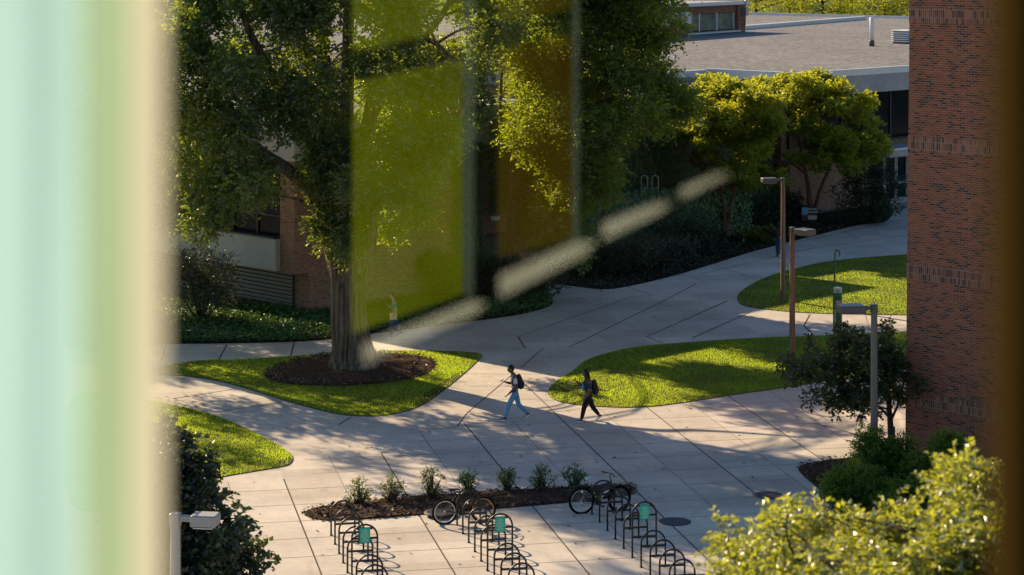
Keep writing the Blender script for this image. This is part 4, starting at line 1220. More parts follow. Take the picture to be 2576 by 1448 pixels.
FRONT = Matrix.Rotation(R(90), 4, 'X')     # lettering standing upright, facing -y
pp_ = G(2107, 905)
t = thing('emergency_phone', 'green emergency call pillar with clear top on the big lawn', 'call pillar', pp_)
b = MB(); b.lathe([(.19, -.02), (.175, .03), (.165, .08), (.165, 2.02), (.165, 2.2), (.160, 2.22), (.172, 2.24), (.172, 2.32), (.165, 2.34), (.165, 2.42)], sides=28); b.build('pillar', M_phone, t)
b = MB(); b.lathe([(.15, 2.42), (.16, 2.425), (.16, 2.57), (.155, 2.6), (.12, 2.615)], sides=24); b.build('beacon_cover', M_clear, t)
b = MB(); b.box((-.05, -.175, 2.46), (.03, -.158, 2.56)); b.build('beacon_lamp', M_phonel, t)
b = MB()
for i in range(5):
    a = R(-118 + i * 12); a2 = R(-118 + (i + 1) * 12)
    b.quad([(.168 * math.cos(a), .168 * math.sin(a), 1.9), (.168 * math.cos(a2), .168 * math.sin(a2), 1.9), (.168 * math.cos(a2), .168 * math.sin(a2), 2.16), (.168 * math.cos(a), .168 * math.sin(a), 2.16)])
b.build('panel', M_signt, t)
b = MB(); b.bbox((-.055, -.19, 1.92), (.055, -.16, 2.08), .015); b.build('call_button', M_phonel, t)
b = MB(); b.box((-.07, -.176, .98), (.09, -.155, 1.28)); b.box((-.05, -.18, 1.18), (.07, -.17, 1.24), 1); b.build('notice_plate', [M_signt, M_frame], t)
Mt = Matrix.Rotation(R(-35), 4, 'Z') @ Matrix.Translation((0, -.171, 1.52)) @ FRONT @ Matrix.Rotation(R(-90), 4, 'Z')
text_mesh('Emergency', .135, M_wtext, t, Mt)
pp_ = G(2099, 898)
t = thing('hook_pole', 'thin green pole with a hooked top behind the emergency pillar', 'pole', pp_)
b = MB(); b.tube(spline([(0, 0, -.02), (0, 0, 1.5), (.01, 0, 3.0), (.02, 0, 3.72), (.06, 0, 3.87), (.14, 0, 3.88), (.19, 0, 3.78), (.20, 0, 3.66)], 5, False), .03, 10); b.build('pole', M_phone, t)
b = MB(); b.lathe([(.08, -.01), (.08, .03), (.04, .04)], sides=12); b.build('base_plate', M_phone, t)

# ------------------------------------------------------------------ welcome sign
sp_ = G(2036, 566)
t = thing('welcome_sign', 'small black welcome sign with white lettering standing in the shaded bed', 'sign', sp_, R(4))
b = MB(); b.bbox((-.42, -.02, .25), (.42, .02, .98), .008); b.build('board', M_signk, t)
b = MB(); b.box((-.41, -.026, .55), (-.10, -.021, .96)); b.build('picture', M_signb, t)
b = MB(); b.box((-.06, -.026, .30), (.40, -.021, .52)); b.box((0, -.029, .34), (.09, -.0265, .48), 1); b.box((.14, -.029, .40), (.36, -.0265, .44), 1); b.build('plate', [M_signt, M_fascia], t)
for s, z, x in (('2022', .86, .02), ('FALL', .86, .30), ('WELCOME', .70, .17)): text_mesh(s, .118, M_wtext, t, Matrix.Translation((x, -.024, z)) @ FRONT)
for s in (-.3, .3):
    b = MB(); b.box((s - .015, .021, -.02), (s + .015, .04, .9)); b.build('leg', M_black, t)

# ------------------------------------------------------------------ manhole covers
for x, y, lab in ((1698, 1312, 'round iron cover right of the third bike rack'), (1932, 1246, 'round iron cover beside the corner bed, partly behind the treetop'), (1107, 1297, 'round iron cover at the edge of the mulch strip under the bicycle wheel')):
    t = thing('manhole_cover', lab, 'manhole cover', G(x, y), R(11.5), 'round iron covers in the paving')
    zz = .008 if x > 1200 else .1
    b = MB(); b.lathe([(.42, zz - .03), (.42, zz), (.40, zz + .004), (.395, zz + .001)], sides=40); b.build('frame_ring', M_frame, t)
    b = MB(); b.lathe([(.385, zz + .002), (.385, zz + .008), (.37, zz + .011)], sides=40)
    for i in range(-4, 5):
        hw = math.sqrt(max(.01, .35 ** 2 - (i * .075) ** 2)); b.box((-hw, i * .075 - .012, zz + .011), (hw, i * .075 + .012, zz + .016))
    b.build('cover_plate', M_manhole, t)

# ------------------------------------------------------------------ bike racks
def make_hoop(sign):
    t = thing('bike_rack_hoop', 'x', 'bike rack', (0, 0, 0))
    h = 1.34 if sign else .86
    wv = .30
    pts = [(0, 0, -.02), (0, 0, h - wv)] + [(wv - wv * math.cos(a), 0, h - wv + wv * math.sin(a)) for a in np.linspace(R(12), R(168), 14)] + [(2 * wv, 0, h - wv), (2 * wv, 0, -.02)]
    b = MB(); b.tube(pts, .023, 8); b.build('hoop', M_black, t)
    for z in ((.50, h - wv - .02, h - .09) if sign else (.50,)):
        hw = wv if z < h - wv + .01 else .2
        b = MB(); b.box((wv - hw + .012, -.008, z - .026), (wv + hw - .012, .008, z + .026)); b.build('crossbar', M_black, t)
    for x in (0, 2 * wv):
        b = MB(); b.lathe([(.045, 0.004), (.045, .012), (.02, .016)], (x, 0, 0), 12); b.build('foot_plate', M_black, t)
    if sign:
        b = MB(); b.bbox((wv - .125, -.034, h - .42), (wv + .125, -.022, h - .06), .006); sg = b.build('sign', M_teal, t)
        b = MB()
        z = h - .10
        for i, wl in enumerate((.06, .16, .19, .10, .20, .19, .21, .20, .11, .17, .18, .10)):
            b.box((wv - wl / 2, -.0375, z - .012), (wv + wl / 2, -.0345, z)); z -= .026
        b.build('printed_lines', M_tealtxt, sg)
    return t


ord_ = ['first', 'second', 'third', 'fourth', 'fifth', 'sixth', 'seventh', 'eighth', 'ninth', 'tenth']
rows = [('left', (833, 1346.6), (10.9, 22.9), 6), ('middle', (1150, 1321), None, 7), ('right', (1489 + 0, 1292.5), None, 9)]
protos = {}
step = e2 * .83
starts = {'left': G(833, 1346.6), 'middle': G(1150, 1321), 'right': G(1489.3, 1292.6)}
for row, n_h in (('left', 9), ('middle', 9), ('right', 10)):
    s0 = starts[row]
    for i in range(n_h):
        sign = (i == 5)
        if row == 'left': sign = (i == 5)
        lab = ('tall black hoop carrying a teal notice in the %s bike rack row' % row) if sign else ('plain black hoop, %s from the mulch strip in the %s bike rack row' % (ord_[i], row))
        loc = s0 + step * i
        if sign not in protos:
            o = make_hoop(sign); o.location = loc; o.rotation_euler = (0, 0, R(11.5)); o['label'] = lab; protos[sign] = o
        else:
            o = dup(protos[sign], loc, R(11.5), lab)
        o['group'] = 'bike rack hoops with notices' if sign else 'black bike rack hoops in three rows'

# ------------------------------------------------------------------ bicycles
def wheel(t, x, rimm, r, turn=0.0, knob=False):
    def tr(p):
        p = Vector(p); a = turn
        return (x + p.x * math.cos(a) - p.y * math.sin(a), p.x * math.sin(a) + p.y * math.cos(a), p.z)
    e = thing('wheel', None, None); del_keys(e)
    bpy.data.objects.remove(e)
    b = MB(); b.tube([tr((r * math.cos(a), 0, r + r * math.sin(a))) for a in np.linspace(0, 2 * math.pi, 40)[:-1]], .032 if knob else .026, 8, closed=True)
    w_ = b.build('wheel', M_rubber, t)
    b = MB(); b.tube([tr(((r - .042) * math.cos(a), 0, r + (r - .042) * math.sin(a))) for a in np.linspace(0, 2 * math.pi, 40)[:-1]], .013 if knob else .017, 8, closed=True); b.build('rim', rimm, w_)
    b = MB()
    for i in range(28):
        a = 2 * math.pi * i / 28; s = .03 if i % 2 else -.03
        b.tube([tr((.02 * math.cos(a + .8), s, r + .02 * math.sin(a + .8))), tr(((r - .04) * math.cos(a), 0, r + (r - .04) * math.sin(a)))], .0018, 4, cap=False)
    b.build('spokes', M_steel if knob else M_black, w_)
    b = MB(); b.tube([tr((0, -.05, r)), tr((0, .05, r))], .022, 10); b.build('hub', M_steel, w_)
    return w_


def del_keys(o):
    for k_ in list(o.keys()): del o[k_]


def bike(label, p, q, r, kind):
    t = thing('bicycle', label, 'bicycle', p, math.atan2(q.y - p.y, q.x - p.x))
    wb = (q - p).length
    mtb = kind == 'mtb'
    turn = R(14) if mtb else R(-8)
    wheel(t, 0, M_steel if mtb else M_rimw, r, 0, mtb); wheel(t, wb, M_black if mtb else M_rimo, r, turn, mtb)
    bb = Vector((.43, 0, .29)); st = Vector((.27, 0, .74 if mtb else .80)); hd = Vector((wb - .24, 0, .80)); hl = Vector((wb - .20, 0, .68))
    mf = M_biker if mtb else M_bikeb
    b = MB()
    b.tube([bb, st], .022, 8); b.tube([bb, hl], .032 if mtb else .023, 8); b.tube([st - Vector((-.02, 0, .08 if mtb else .05)), hd - Vector((0, 0, .04))], .025 if mtb else .021, 8)
    b.tube([hl - Vector((0, 0, .04)), hd + Vector((0, 0, .04))], .024, 8)
    for s in (-.05, .05):
        b.tube([(0, s, r), bb + Vector((-.03, s * .6, 0))], .010, 6); b.tube([(0, s, r), st + Vector((.02, s * .4, -.08))], .008, 6)
    fr = b.build('frame', mf, t)
    if mtb:
        b = MB(); m = bb.lerp(hl, .3); n_ = bb.lerp(hl, .75); b.tube([m, n_], .0345, 8); b.build('decal_band', M_bikew, fr)
        b = MB(); b.tube([bb.lerp(hl, .12), bb.lerp(hl, .3)], .035, 8); b.tube([bb.lerp(st, .25), bb.lerp(st, .55)], .025, 8); b.build('lime_band', M_bikeg, fr)
    b = MB()
    for s in (-.05, .05): b.tube([(wb + s * math.sin(-turn), s * math.cos(turn), r), (wb - .10, s, r + .26), hl + Vector((0, s * .8, -.05))], [.010, .014, .014], 6)
    b.tube([hl + Vector((0, -.045, -.05)), hl + Vector((0, .045, -.05))], .014, 6)
    b.build('fork', M_steel if mtb else mf, t)
    sh = .92 if mtb else .89
    b = MB(); b.tube([st, Vector((.245, 0, sh - .05))], .013, 8); b.build('seat_post', M_steel if mtb else M_black, t)
    b = MB()
    prof = [(-.13, .085, .01), (-.10, .095, .03), (-.02, .07, .025), (.08, .03, .02), (.15, .018, .01)]
    n0 = 0
    for x, wd, hh in prof: b.v += [(.235 + x, -wd, sh - .03), (.235 + x, -wd * .8, sh + hh * .3), (.235 + x, 0, sh + hh * .6), (.235 + x, wd * .8, sh + hh * .3), (.235 + x, wd, sh - .03)]
    for i in range(4):
        for j in range(4): b.face([i * 5 + j, i * 5 + j + 1, (i + 1) * 5 + j + 1, (i + 1) * 5 + j], 0, True)
    b.face([0, 1, 2, 3, 4]); b.face([24, 23, 22, 21, 20])
    for i in range(4): b.face([i * 5, (i + 1) * 5, (i + 1) * 5 + 4, i * 5 + 4])
    b.build('saddle', M_saddleb if mtb else M_saddlek, t)
    top = hd + Vector((-.02, 0, .16 if mtb else .10)); ct, stn = math.cos(turn), math.sin(turn)
    def hb(x, y, z): return top + Vector((x * ct - y * stn, x * stn + y * ct, z))
    b = MB(); b.tube([hd, top, hb(.07, 0, .02)], .014, 8); b.build('stem', M_black, t)
    b = MB(); b.tube([hb(-.06, -.31, .03), hb(.0, -.2, .03), hb(.07, -.06, .02), hb(.07, .06, .02), hb(.0, .2, .03), hb(-.06, .31, .03)], .011, 8); hbar = b.build('handlebar', M_black, t)
    for s in (-1, 1):
        g = MB(); g.tube([hb(-.06, .31 * s, .03), hb(-.02, .22 * s, .03)], .017, 8); g.tube([hb(-.02, .2 * s, .02), hb(.06, .27 * s, -.01)], .006, 6); g.build('grip', M_rubber, hbar)
    b = MB(); b.tube([(bb.x, -.055, bb.z), (bb.x, -.045, bb.z)], .09, 20); b.tube([(bb.x, -.07, bb.z), (bb.x + .12, -.07, bb.z - .11)], .01, 6); b.tube([(bb.x, .07, bb.z), (bb.x - .12, .07, bb.z + .11)], .01, 6); b.tube([bb + Vector((0, -.07, 0)), bb + Vector((0, .07, 0))], .016, 8)
    cr_ = b.build('crankset', M_black, t)
    for s in (-1, 1):
        g = MB(); x = bb.x - s * .12 * (1); z = bb.z + s * .11; g.box((x - .045, s * .07 if s > 0 else -.15, z - .012), (x + .045, .15 if s > 0 else -.07, z + .012)); g.build('pedal', M_black, cr_)
    b = MB(); b.tube([(0, -.05, r - .035), (bb.x, -.05, bb.z - .085)], .005, 4); b.tube([(0, -.05, r + .035), (bb.x, -.05, bb.z + .085)], .005, 4); b.build('chain', M_black, t)
    if mtb:
        b = MB(); b.tube([(-.28, 0, r * 2 + .04), (-.12, 0, r * 2 + .07), (.12, 0, r * 2 + .06), (.2, 0, r * 2 + .0)], [.03, .04, .04, .03], 6); b.build('mudguard', M_black, t)
        b = MB(); b.ball((.0, -.06, r - .06), (.02, .015, .05)); b.build('derailleur', M_steel, t)
        b = MB(); b.box((-.02, -.028, r * 2 - .10), (.03, -.022, r * 2 - .04)); b.build('reflector', M_white, t)
    return t


bike('black city bicycle with cream rear rim and amber front rim at the middle rack', G(1119, 1318.5), G(1215, 1311.5), .315, 'city')
bike('mountain bike with pale blue saddle and lime accents locked at the right rack', G(1463, 1291.5), G(1558, 1285), .325, 'mtb')

# ------------------------------------------------------------------ people
def skin_mesh(verts, edges, radii, mat_, root=0, sub=2, name='body'):
    me = bpy.data.meshes.new(name); me.from_pydata([tuple(v) for v in verts], edges, []); me.update()
    o = bpy.data.objects.new('tmp', me); COL.objects.link(o)
    o.modifiers.new('s', 'SKIN'); lay = me.skin_vertices[0]
    for i, r in enumerate(radii):
        lay.data[i].radius = r if hasattr(r, '__len__') else (r, r); lay.data[i].use_root = (i == root)
    o.modifiers[0].use_smooth_shade = True; o.modifiers[0].branch_smoothing = .6
    sm_ = o.modifiers.new('d', 'SUBSURF'); sm_.levels = sub; sm_.render_levels = sub
    bpy.context.view_layer.update()
    out = bpy.data.meshes.new_from_object(o.evaluated_get(bpy.context.evaluated_depsgraph_get()))
    bpy.data.objects.remove(o); out.materials.clear(); out.materials.append(mat_); out.name = name
    return out


class Graph:
    def __init__(self): self.v, self.e, self.r = [], [], []
    def add(self, p, r, parent=None):
        self.v.append(Vector(p)); self.r.append(r); i = len(self.v) - 1
        if parent is not None: self.e.append((parent, i))
        return i
    def chain(self, pts, parent):
        for p, r in pts: parent = self.add(p, r, parent)
        return parent


def person(label, loc, rz, J, skin, hairm, shirtm, pantm, shoem, build=1.0, hair='short', pack=True, packred=False, prop='phone', jacket=False, printm=None, sleeve=.75, loose=1.0):
    """figure facing local -x; J holds joints as (forward, side, up); near side is -y"""
    t = thing('person', label, 'person', loc, rz)
    V = lambda p: Vector((-p[0], p[1], p[2]))
    j = {k_: V(p) for k_, p in J.items()}
    B = build
    g = Graph()
    pel = g.add(j['pelvis'], (.125 * B, .105 * B))
    waist = g.add(j['pelvis'].lerp(j['chest'], .45), (.115 * B, .10 * B), pel)
    ch = g.add(j['chest'], (.145 * B, .115 * B), waist)
    nk0 = g.add(j['neck'], (.065 * B, .06 * B), ch)
    nk = g.add(j['neck'].lerp(j['head'], .5), .052, nk0)
    g.add(j['head'] + Vector((.015, 0, -.02)), .06, nk)
    for s in 'nf':
        sh, el, wr, hn = j['sh' + s], j['el' + s], j['wr' + s], j['ha' + s]
        a = g.chain([(sh, .062 * B), (sh.lerp(el, .5), .055 * B), (el, .047 * B), (el.lerp(wr, .35), .047 * B), (wr, .031)], ch)
        hd = (hn - wr).normalized()
        sd = hd.cross(Vector((0, 0, 1)))
        sd = sd.normalized() if sd.length > .1 else Vector((0, 1, 0))
        curl = hd.cross(sd).normalized() * (-1)
        palm = g.add(wr + hd * .045, (.030, .022), a)
        pend = g.add(wr + hd * .085, (.036, .016), palm)
        for fi, (off, ln) in enumerate(((-.03, .068), (-.010, .078), (.010, .072), (.03, .055))):
            f0 = wr + hd * .095 + sd * off
            fb = g.add(f0, .0085, pend); f1 = g.add(f0 + hd * ln * .5 - curl * -.006, .0080, fb); g.add(f0 + hd * ln * .85 + curl * .03, .0070, f1)
        th = g.add(wr + hd * .05 - sd * .035 + curl * .01, .0105, palm); g.add(wr + hd * .085 - sd * .052 + curl * .022, .009, th)
        hp, kn, an, he, to = j['hip' + s], j['kn' + s], j['an' + s], j['he' + s], j['to' + s]
        a = g.chain([(hp, .088 * B), (hp.lerp(kn, .5), .078 * B), (kn, .056 * B), (kn.lerp(an, .35), .055 * B), (an, .036)], pel)
        g.chain([(an.lerp(to, .45) + Vector((0, 0, -.02)), .034), (an.lerp(to, .8), .030)], a)
    me = skin_mesh(g.v, g.e, g.r, skin)
    # head sculpted as one mesh: skull, jaw, nose, brow, ears, eyes, mouth
    hb = MB(); hc = j['head']
    seg, rg = 24, 16
    for i in range(rg + 1):
        th = math.pi * i / rg
        for k_ in range(seg):
            a = 2 * math.pi * k_ / seg
            x, y, z = math.sin(th) * math.cos(a), math.sin(th) * math.sin(a), math.cos(th)
            fx = -x                                         # forward amount
            X, Y, Z = x * .096, y * .076, z * .122
            if z < -.1: Y *= 1 - .34 * (-z - .1); X = X * (1 - .12 * (-z)) - .018 * (-z)   # jaw narrows and comes forward
            if fx > .55 and abs(y) < .22 and -.42 < z < .12: X -= .026 * (1 - abs(y) / .22) * (1 - abs(z + .2) / .34)  # nose
            if fx > .7 and .05 < z < .3: X -= .004
            if fx > .7 and .1 < abs(y) < .5 and -.02 < z < .12: X += .007
            if fx > .75 and z < -.75: X -= .008
            hb.v.append((hc.x + X, hc.y + Y, hc.z + Z))
    for i in range(rg):
        for k_ in range(seg):
            k2 = (k_ + 1) % seg; hb.face([i * seg + k_, (i + 1) * seg + k_, (i + 1) * seg + k2, i * seg + k2], 0, True)
    for s in (-1, 1):
        hb.ball(hc + Vector((.005, .076 * s, -.012)), (.018, .010, .030), 0, 8, 6)
        hb.ball(hc + Vector((-.083, .030 * s, .004)), (.010, .013, .008), 1, 8, 6)
        hb.ball(hc + Vector((-.0905, .030 * s, .004)), (.004, .006, .006), 2, 6, 5)
    hb.ball(hc + Vector((-.099, 0, -.067)), (.012, .024, .009), 3, 8, 6)
    n0 = len(me.vertices)
    vv = [tuple(v.co) for v in me.vertices] + hb.v
    ff = [list(p.vertices) for p in me.polygons] + [[q + n0 for q in f] for f in hb.f]
    mi = [0] * len(me.polygons) + hb.m
    bd = bpy.data.meshes.new('body'); bd.from_pydata(vv, [], ff)
    for m in (skin, M_eye, M_phoneb, M_lip): bd.materials.append(m)
    bd.polygons.foreach_set('material_index', mi); bd.polygons.foreach_set('use_smooth', [True] * len(ff)); bd.update()
    body = link('body', bd, t)
    # shirt
    g = Graph(); o_ = .016 * loose
    low = j['pelvis'] + Vector((0, 0, -.02))
    p0 = g.add(low, (.132 * B + o_, .118 * B + o_)); p1 = g.add(j['pelvis'].lerp(j['chest'], .4), (.122 * B + o_, .112 * B + o_), p0)
    p2 = g.add(j['chest'], (.150 * B + o_, .122 * B + o_), p1); g.add(j['neck'] - Vector((0, 0, .015)), (.075 * B, .075 * B), p2)
    for s in 'nf':
        sh, el, wr = j['sh' + s], j['el' + s], j['wr' + s]
        if jacket: g.chain([(sh, .072 * B), (el, .055 * B), (wr, .042)], p2)
        else: g.chain([(sh, .070 * B), (sh.lerp(el, sleeve), .060 * B + .008)], p2)
    sh_o = link('shirt', skin_mesh(g.v, g.e, g.r, shirtm, 0, 2, 'shirt'), t)
    if printm:
        b = MB(); c = j['chest'].lerp(j['pelvis'], .42) + Vector((-.135 * B, 0, .02)); b.ball(c, (.035, .10, .13), 0, 12, 8); b.build('print', printm, sh_o)
    # trousers
    g = Graph(); p0 = g.add(j['pelvis'] + Vector((0, 0, -.02)), (.134 * B, .116 * B)); g.add(j['pelvis'] + Vector((0, 0, .10)), (.126 * B, .112 * B), p0)
    for s in 'nf':
        hp, kn, an = j['hip' + s], j['kn' + s], j['an' + s]
        g.chain([(hp, .100 * B), (hp.lerp(kn, .5), .090 * B), (kn, .070 * B * loose), (kn.lerp(an, .5), .063 * B * loose), (an + (kn - an).normalized() * .01, .052 * loose)], p0)
    link('trousers', skin_mesh(g.v, g.e, g.r, pantm, 0, 2, 'trousers'), t)
    # shoes
    for s in 'nf':
        he, to, an = j['he' + s], j['to' + s], j['an' + s]
        ax = (to - he).normalized(); sd = Vector((0, 1, 0)); up_ = sd.cross(ax).normalized()
        if up_.z < 0: up_ = -up_
        Lf = (to - he).length
        b = MB()
        prof = [(0, .034, .075), (.12, .040, .088), (.3, .042, .098), (.5, .046, .072), (.72, .050, .052), (.9, .042, .040), (1.0, .024, .028)]
        for (u_, wd, hh) in prof:
            c = he + ax * Lf * u_
            for (yy, zz, _) in ((-1, 0, 0), (-1.05, .022, 0), (-.97, .036, 0), (-.45, 1, 0), (.45, 1, 0), (.97, .036, 0), (1.05, .022, 0), (1, 0, 0)):
                z_ = hh if zz == 1 else zz
                b.v.append(tuple(c + sd * wd * yy + up_ * z_))
        for i in range(len(prof) - 1):
            for k_ in range(8):
                k2 = (k_ + 1) % 8; b.face([i * 8 + k_, i * 8 + k2, (i + 1) * 8 + k2, (i + 1) * 8 + k_], 1 if k_ in (0, 1, 5, 6, 7) else 0, True)
        b.face(range(7, -1, -1), 0); b.face(range(48, 56), 1)
        for yy in (-1, 1):            # white side stripe
            c = he + ax * Lf * .45 + sd * .046 * yy + up_ * .05
            b.quad([c - ax * .06 - up_ * .02, c + ax * .06 - up_ * .01, c + ax * .05 + up_ * .002, c - ax * .05 + up_ * .004], 1)
        b.build('shoe', [shoem, M_white], t)
    # hair
    b = MB(); hc = j['head']
    hx = .012
    for i in range(9):
        th = math.pi * .62 * i / 8
        for k_ in range(20):
            a = 2 * math.pi * k_ / 20
            x, y, z = math.sin(th) * math.cos(a), math.sin(th) * math.sin(a), math.cos(th)
            cut = 1.0
            if -x > .45: z = max(z, .42); 
            jit = 1 + .03 * math.sin(7 * a + 3 * th)
            b.v.append((hc.x + hx + x * .101 * jit, hc.y + y * .083 * jit, hc.z + .008 + z * .128 * jit))
    for i in range(8):
        for k_ in range(20):
            k2 = (k_ + 1) % 20; b.face([i * 20 + k_, (i + 1) * 20 + k_, (i + 1) * 20 + k2, i * 20 + k2], 0, True)
    if hair == 'long':
        for yy in np.linspace(-.06, .06, 7):
            b.tube(spline([hc + Vector((.06, yy, .06)), hc + Vector((.105, yy * 1.2, -.06)), hc + Vector((.115, yy * 1.4, -.2)), hc + Vector((.15, yy * 1.3, -.36))], 4, False), [.026] * 8 + [.02] * 4 + [.012], 7)
        for s in (-1, 1):
            b.tube(spline([hc + Vector((.0, .07 * s, .05)), hc + Vector((.0, .088 * s, -.08)), hc + Vector((-.02, .09 * s, -.2))], 4, False), [.022] * 6 + [.016] * 3, 7)
    b.build('hair', hairm, t)
    if prop:
        hn = j['haf']; wr = j['wrf']; hd = (hn - wr).normalized()
        c = wr + hd * .12 + Vector((-.01, 0, .035))
        Mx = Matrix.Translation(c) @ Matrix.Rotation(R(-35), 4, 'Y')
        b = MB(); b.bbox((-.072, -.036, -.004), (.072, .036, .004), .003, 0, Mx)
        o = b.build('smartphone', M_phoneb); o.matrix_world = Matrix.Translation(loc) @ Matrix.Rotation(rz, 4, 'Z')
        tag(o, 'dark phone held by the ' + prop, 'phone')
    return t, j


def backpack(label, loc, rz, c, sz, tilt, red=False, strap=None):
    t = thing('backpack', label, 'backpack', Matrix.Translation(loc) @ Matrix.Rotation(rz, 4, 'Z') @ c, rz)
    Mx = Matrix.Rotation(tilt, 4, 'Y')
    b = MB()
    b.ball((0, 0, 0), sz, 0, 16, 12, Mx)
    for i, v in enumerate(b.v):       # square the bag off
        p = Mx.inverted() @ Vector(v)
        for a in range(3):
            q = p[a] / sz[a]; p[a] = sz[a] * math.copysign(abs(q) ** .62, q)
        p.y *= .9; b.v[i] = tuple(Mx @ p)
    b.build('bag', M_pack, t)
    b = MB(); b.ball(Mx @ Vector((sz[0] * .85, 0, -sz[2] * .3)), (sz[0] * .45, sz[1] * .75, sz[2] * .45), 0, 12, 8, Mx); b.build('front_pocket', M_red if red else M_pack, t)
    for s in (-1, 1):
        b = MB(); b.tube(spline([Mx @ Vector((-sz[0] * .6, s * .09, sz[2] * .8)), Vector((-.17, s * .11, sz[2] * .78 + .05)), Vector((-.25, s * .13, sz[2] * .3)), Vector((-.22, s * .135, -sz[2] * .4)), Mx @ Vector((-sz[0] * .5, s * .12, -sz[2] * .75))], 4, False), .020, 6)
        b.build('strap', M_pack, t)
    b = MB(); b.tube(spline([(-.03, -.03, sz[2] * .95), (-.03, -.03, sz[2] * 1.12), (-.03, .03, sz[2] * 1.12), (-.03, .03, sz[2] * .95)], 4, False), .010, 6); b.build('carry_loop', M_pack, t)
    return t


SYM = .085
def pose(**k): return k
J1 = pose(pelvis=(.0, 0, .92), chest=(.05, 0, 1.27), neck=(.085, 0, 1.455), head=(.15, 0, 1.615),
          shn=(.04, -.19, 1.385), eln=(.0, -.235, 1.08), wrn=(.235, -.21, .875), han=(.32, -.20, .79),
          shf=(.06, .19, 1.385), elf=(.10, .23, 1.11), wrf=(.30, .16, 1.17), haf=(.40, .13, 1.20),
          hipn=(.02, -.09, .86), knn=(.24, -.10, .49), ann=(.335, -.10, .10), hen=(.29, -.10, .012), ton=(.56, -.10, .012),
          hipf=(-.01, .09, .86), knf=(-.10, .10, .48), anf=(-.395, .10, .185), hef=(-.475, .10, .15), tof=(-.27, .10, .012))
p1 = G(1297, 1057)
person('man in light jeans and a white patterned shirt walking left with a phone', p1, R(5), J1, M_skin1, M_hair, M_shirt, M_denim, M_navy, 1.04, prop='man in the patterned shirt', loose=1.12)
backpack('plain black backpack worn by the man in the patterned shirt', p1, R(5), Vector((.135, 0, 1.21)), (.10, .15, .235), R(-14))
b = MB(); b.ball((0, 0, 0), (.012, .008, .02)); o = b.build('earbud', M_white); o.location = Matrix.Translation(p1) @ Matrix.Rotation(R(5), 4, 'Z') @ Vector((-.15, -.083, 1.60)); tag(o, 'white earbud in the ear of the man in the patterned shirt', 'earbud')
J2 = pose(pelvis=(.0, 0, .86), chest=(.02, 0, 1.20), neck=(.03, 0, 1.375), head=(.085, 0, 1.53),
          shn=(-.03, -.20, 1.29), eln=(.0, -.26, 1.0), wrn=(.15, -.24, .76), han=(.17, -.23, .66),
          shf=(.02, .20, 1.29), elf=(.16, .22, 1.07), wrf=(.32, .14, 1.20), haf=(.40, .11, 1.265),
          hipn=(.02, -.10, .80), knn=(.15, -.11, .45), ann=(.225, -.11, .10), hen=(.19, -.11, .012), ton=(.44, -.11, .012),
          hipf=(-.02, .10, .80), knf=(-.14, .11, .45), anf=(-.36, .11, .18), hef=(-.45, .11, .14), tof=(-.25, .11, .012))
p2 = G(1480, 1061)
person('woman in black trousers and charcoal tee walking left looking at her phone', p2, R(4), J2, M_skin2, M_hair, M_tee, M_blackcloth, M_navy, 1.16, 'long', prop='woman in black trousers', printm=M_print, sleeve=.8)
backpack('dark backpack with a red pocket worn by the woman in black trousers', p2, R(4), Vector((.20, 0, 1.08)), (.10, .16, .24), R(-10), True)
J3 = pose(pelvis=(.0, 0, .92), chest=(.03, 0, 1.26), neck=(.05, 0, 1.45), head=(.10, 0, 1.60),
          shn=(.0, -.19, 1.37), eln=(-.03, -.24, 1.07), wrn=(.06, -.22, .86), han=(.13, -.19, .80),
          shf=(.04, .19, 1.37), elf=(.10, .22, 1.10), wrf=(.24, .16, 1.20), haf=(.31, .13, 1.25),
          hipn=(.02, -.09, .86), knn=(.14, -.10, .48), ann=(.14, -.10, .10), hen=(.10, -.10, .012), ton=(.36, -.10, .012),
          hipf=(-.02, .09, .86), knf=(-.10, .10, .48), anf=(-.24, .10, .13), hef=(-.31, .10, .10), tof=(-.09, .10, .012))
p3 = G(993, 849)
person('person in a teal polo shirt and jeans walking left past the brick wall', p3, R(6), J3, M_skin3, M_hair, M_tealshirt, M_denimd, M_navy, 1.05, prop='person in the teal polo', loose=1.1)
Mf = Matrix.Translation(p3) @ Matrix.Rotation(R(6), 4, 'Z')
b = MB(); b.bbox((-.20, -.235, .72), (.07, -.205, .98), .006); b.box((-.19, -.2045, .73), (.06, -.19, .97), 1); o = b.build('folder', [M_folder, M_white]); o.matrix_world = Mf; tag(o, 'tan folder carried under the arm of the person in teal', 'folder')
J4 = pose(pelvis=(.0, 0, .90), chest=(.03, 0, 1.24), neck=(.04, 0, 1.42), head=(.07, 0, 1.57),
          shn=(.0, -.18, 1.34), eln=(-.04, -.24, 1.06), wrn=(.10, -.22, .86), han=(.17, -.2, .80),
          shf=(.0, .18, 1.34), elf=(.06, .24, 1.06), wrf=(.20, .2, .95), haf=(.28, .17, .95),
          hipn=(.02, -.09, .84), knn=(.10, -.09, .47), ann=(.10, -.09, .10), hen=(.06, -.09, .012), ton=(.30, -.09, .012),
          hipf=(-.02, .09, .84), knf=(-.06, .09, .47), anf=(-.2, .09, .13), hef=(-.27, .09, .10), tof=(-.05, .09, .012))
p4 = G(1958, 646)
person('person in dark jacket and blue jeans walking away, half behind the lamp post', p4, R(-118), J4, M_skin3, M_hair, M_blackcloth, M_denimd, M_navy, 1.0, 'long', prop=None, jacket=True, loose=1.2)
backpack('black backpack with pale patches on the person walking away', p4, R(-118), Vector((.16, 0, 1.18)), (.09, .14, .21), R(-8))

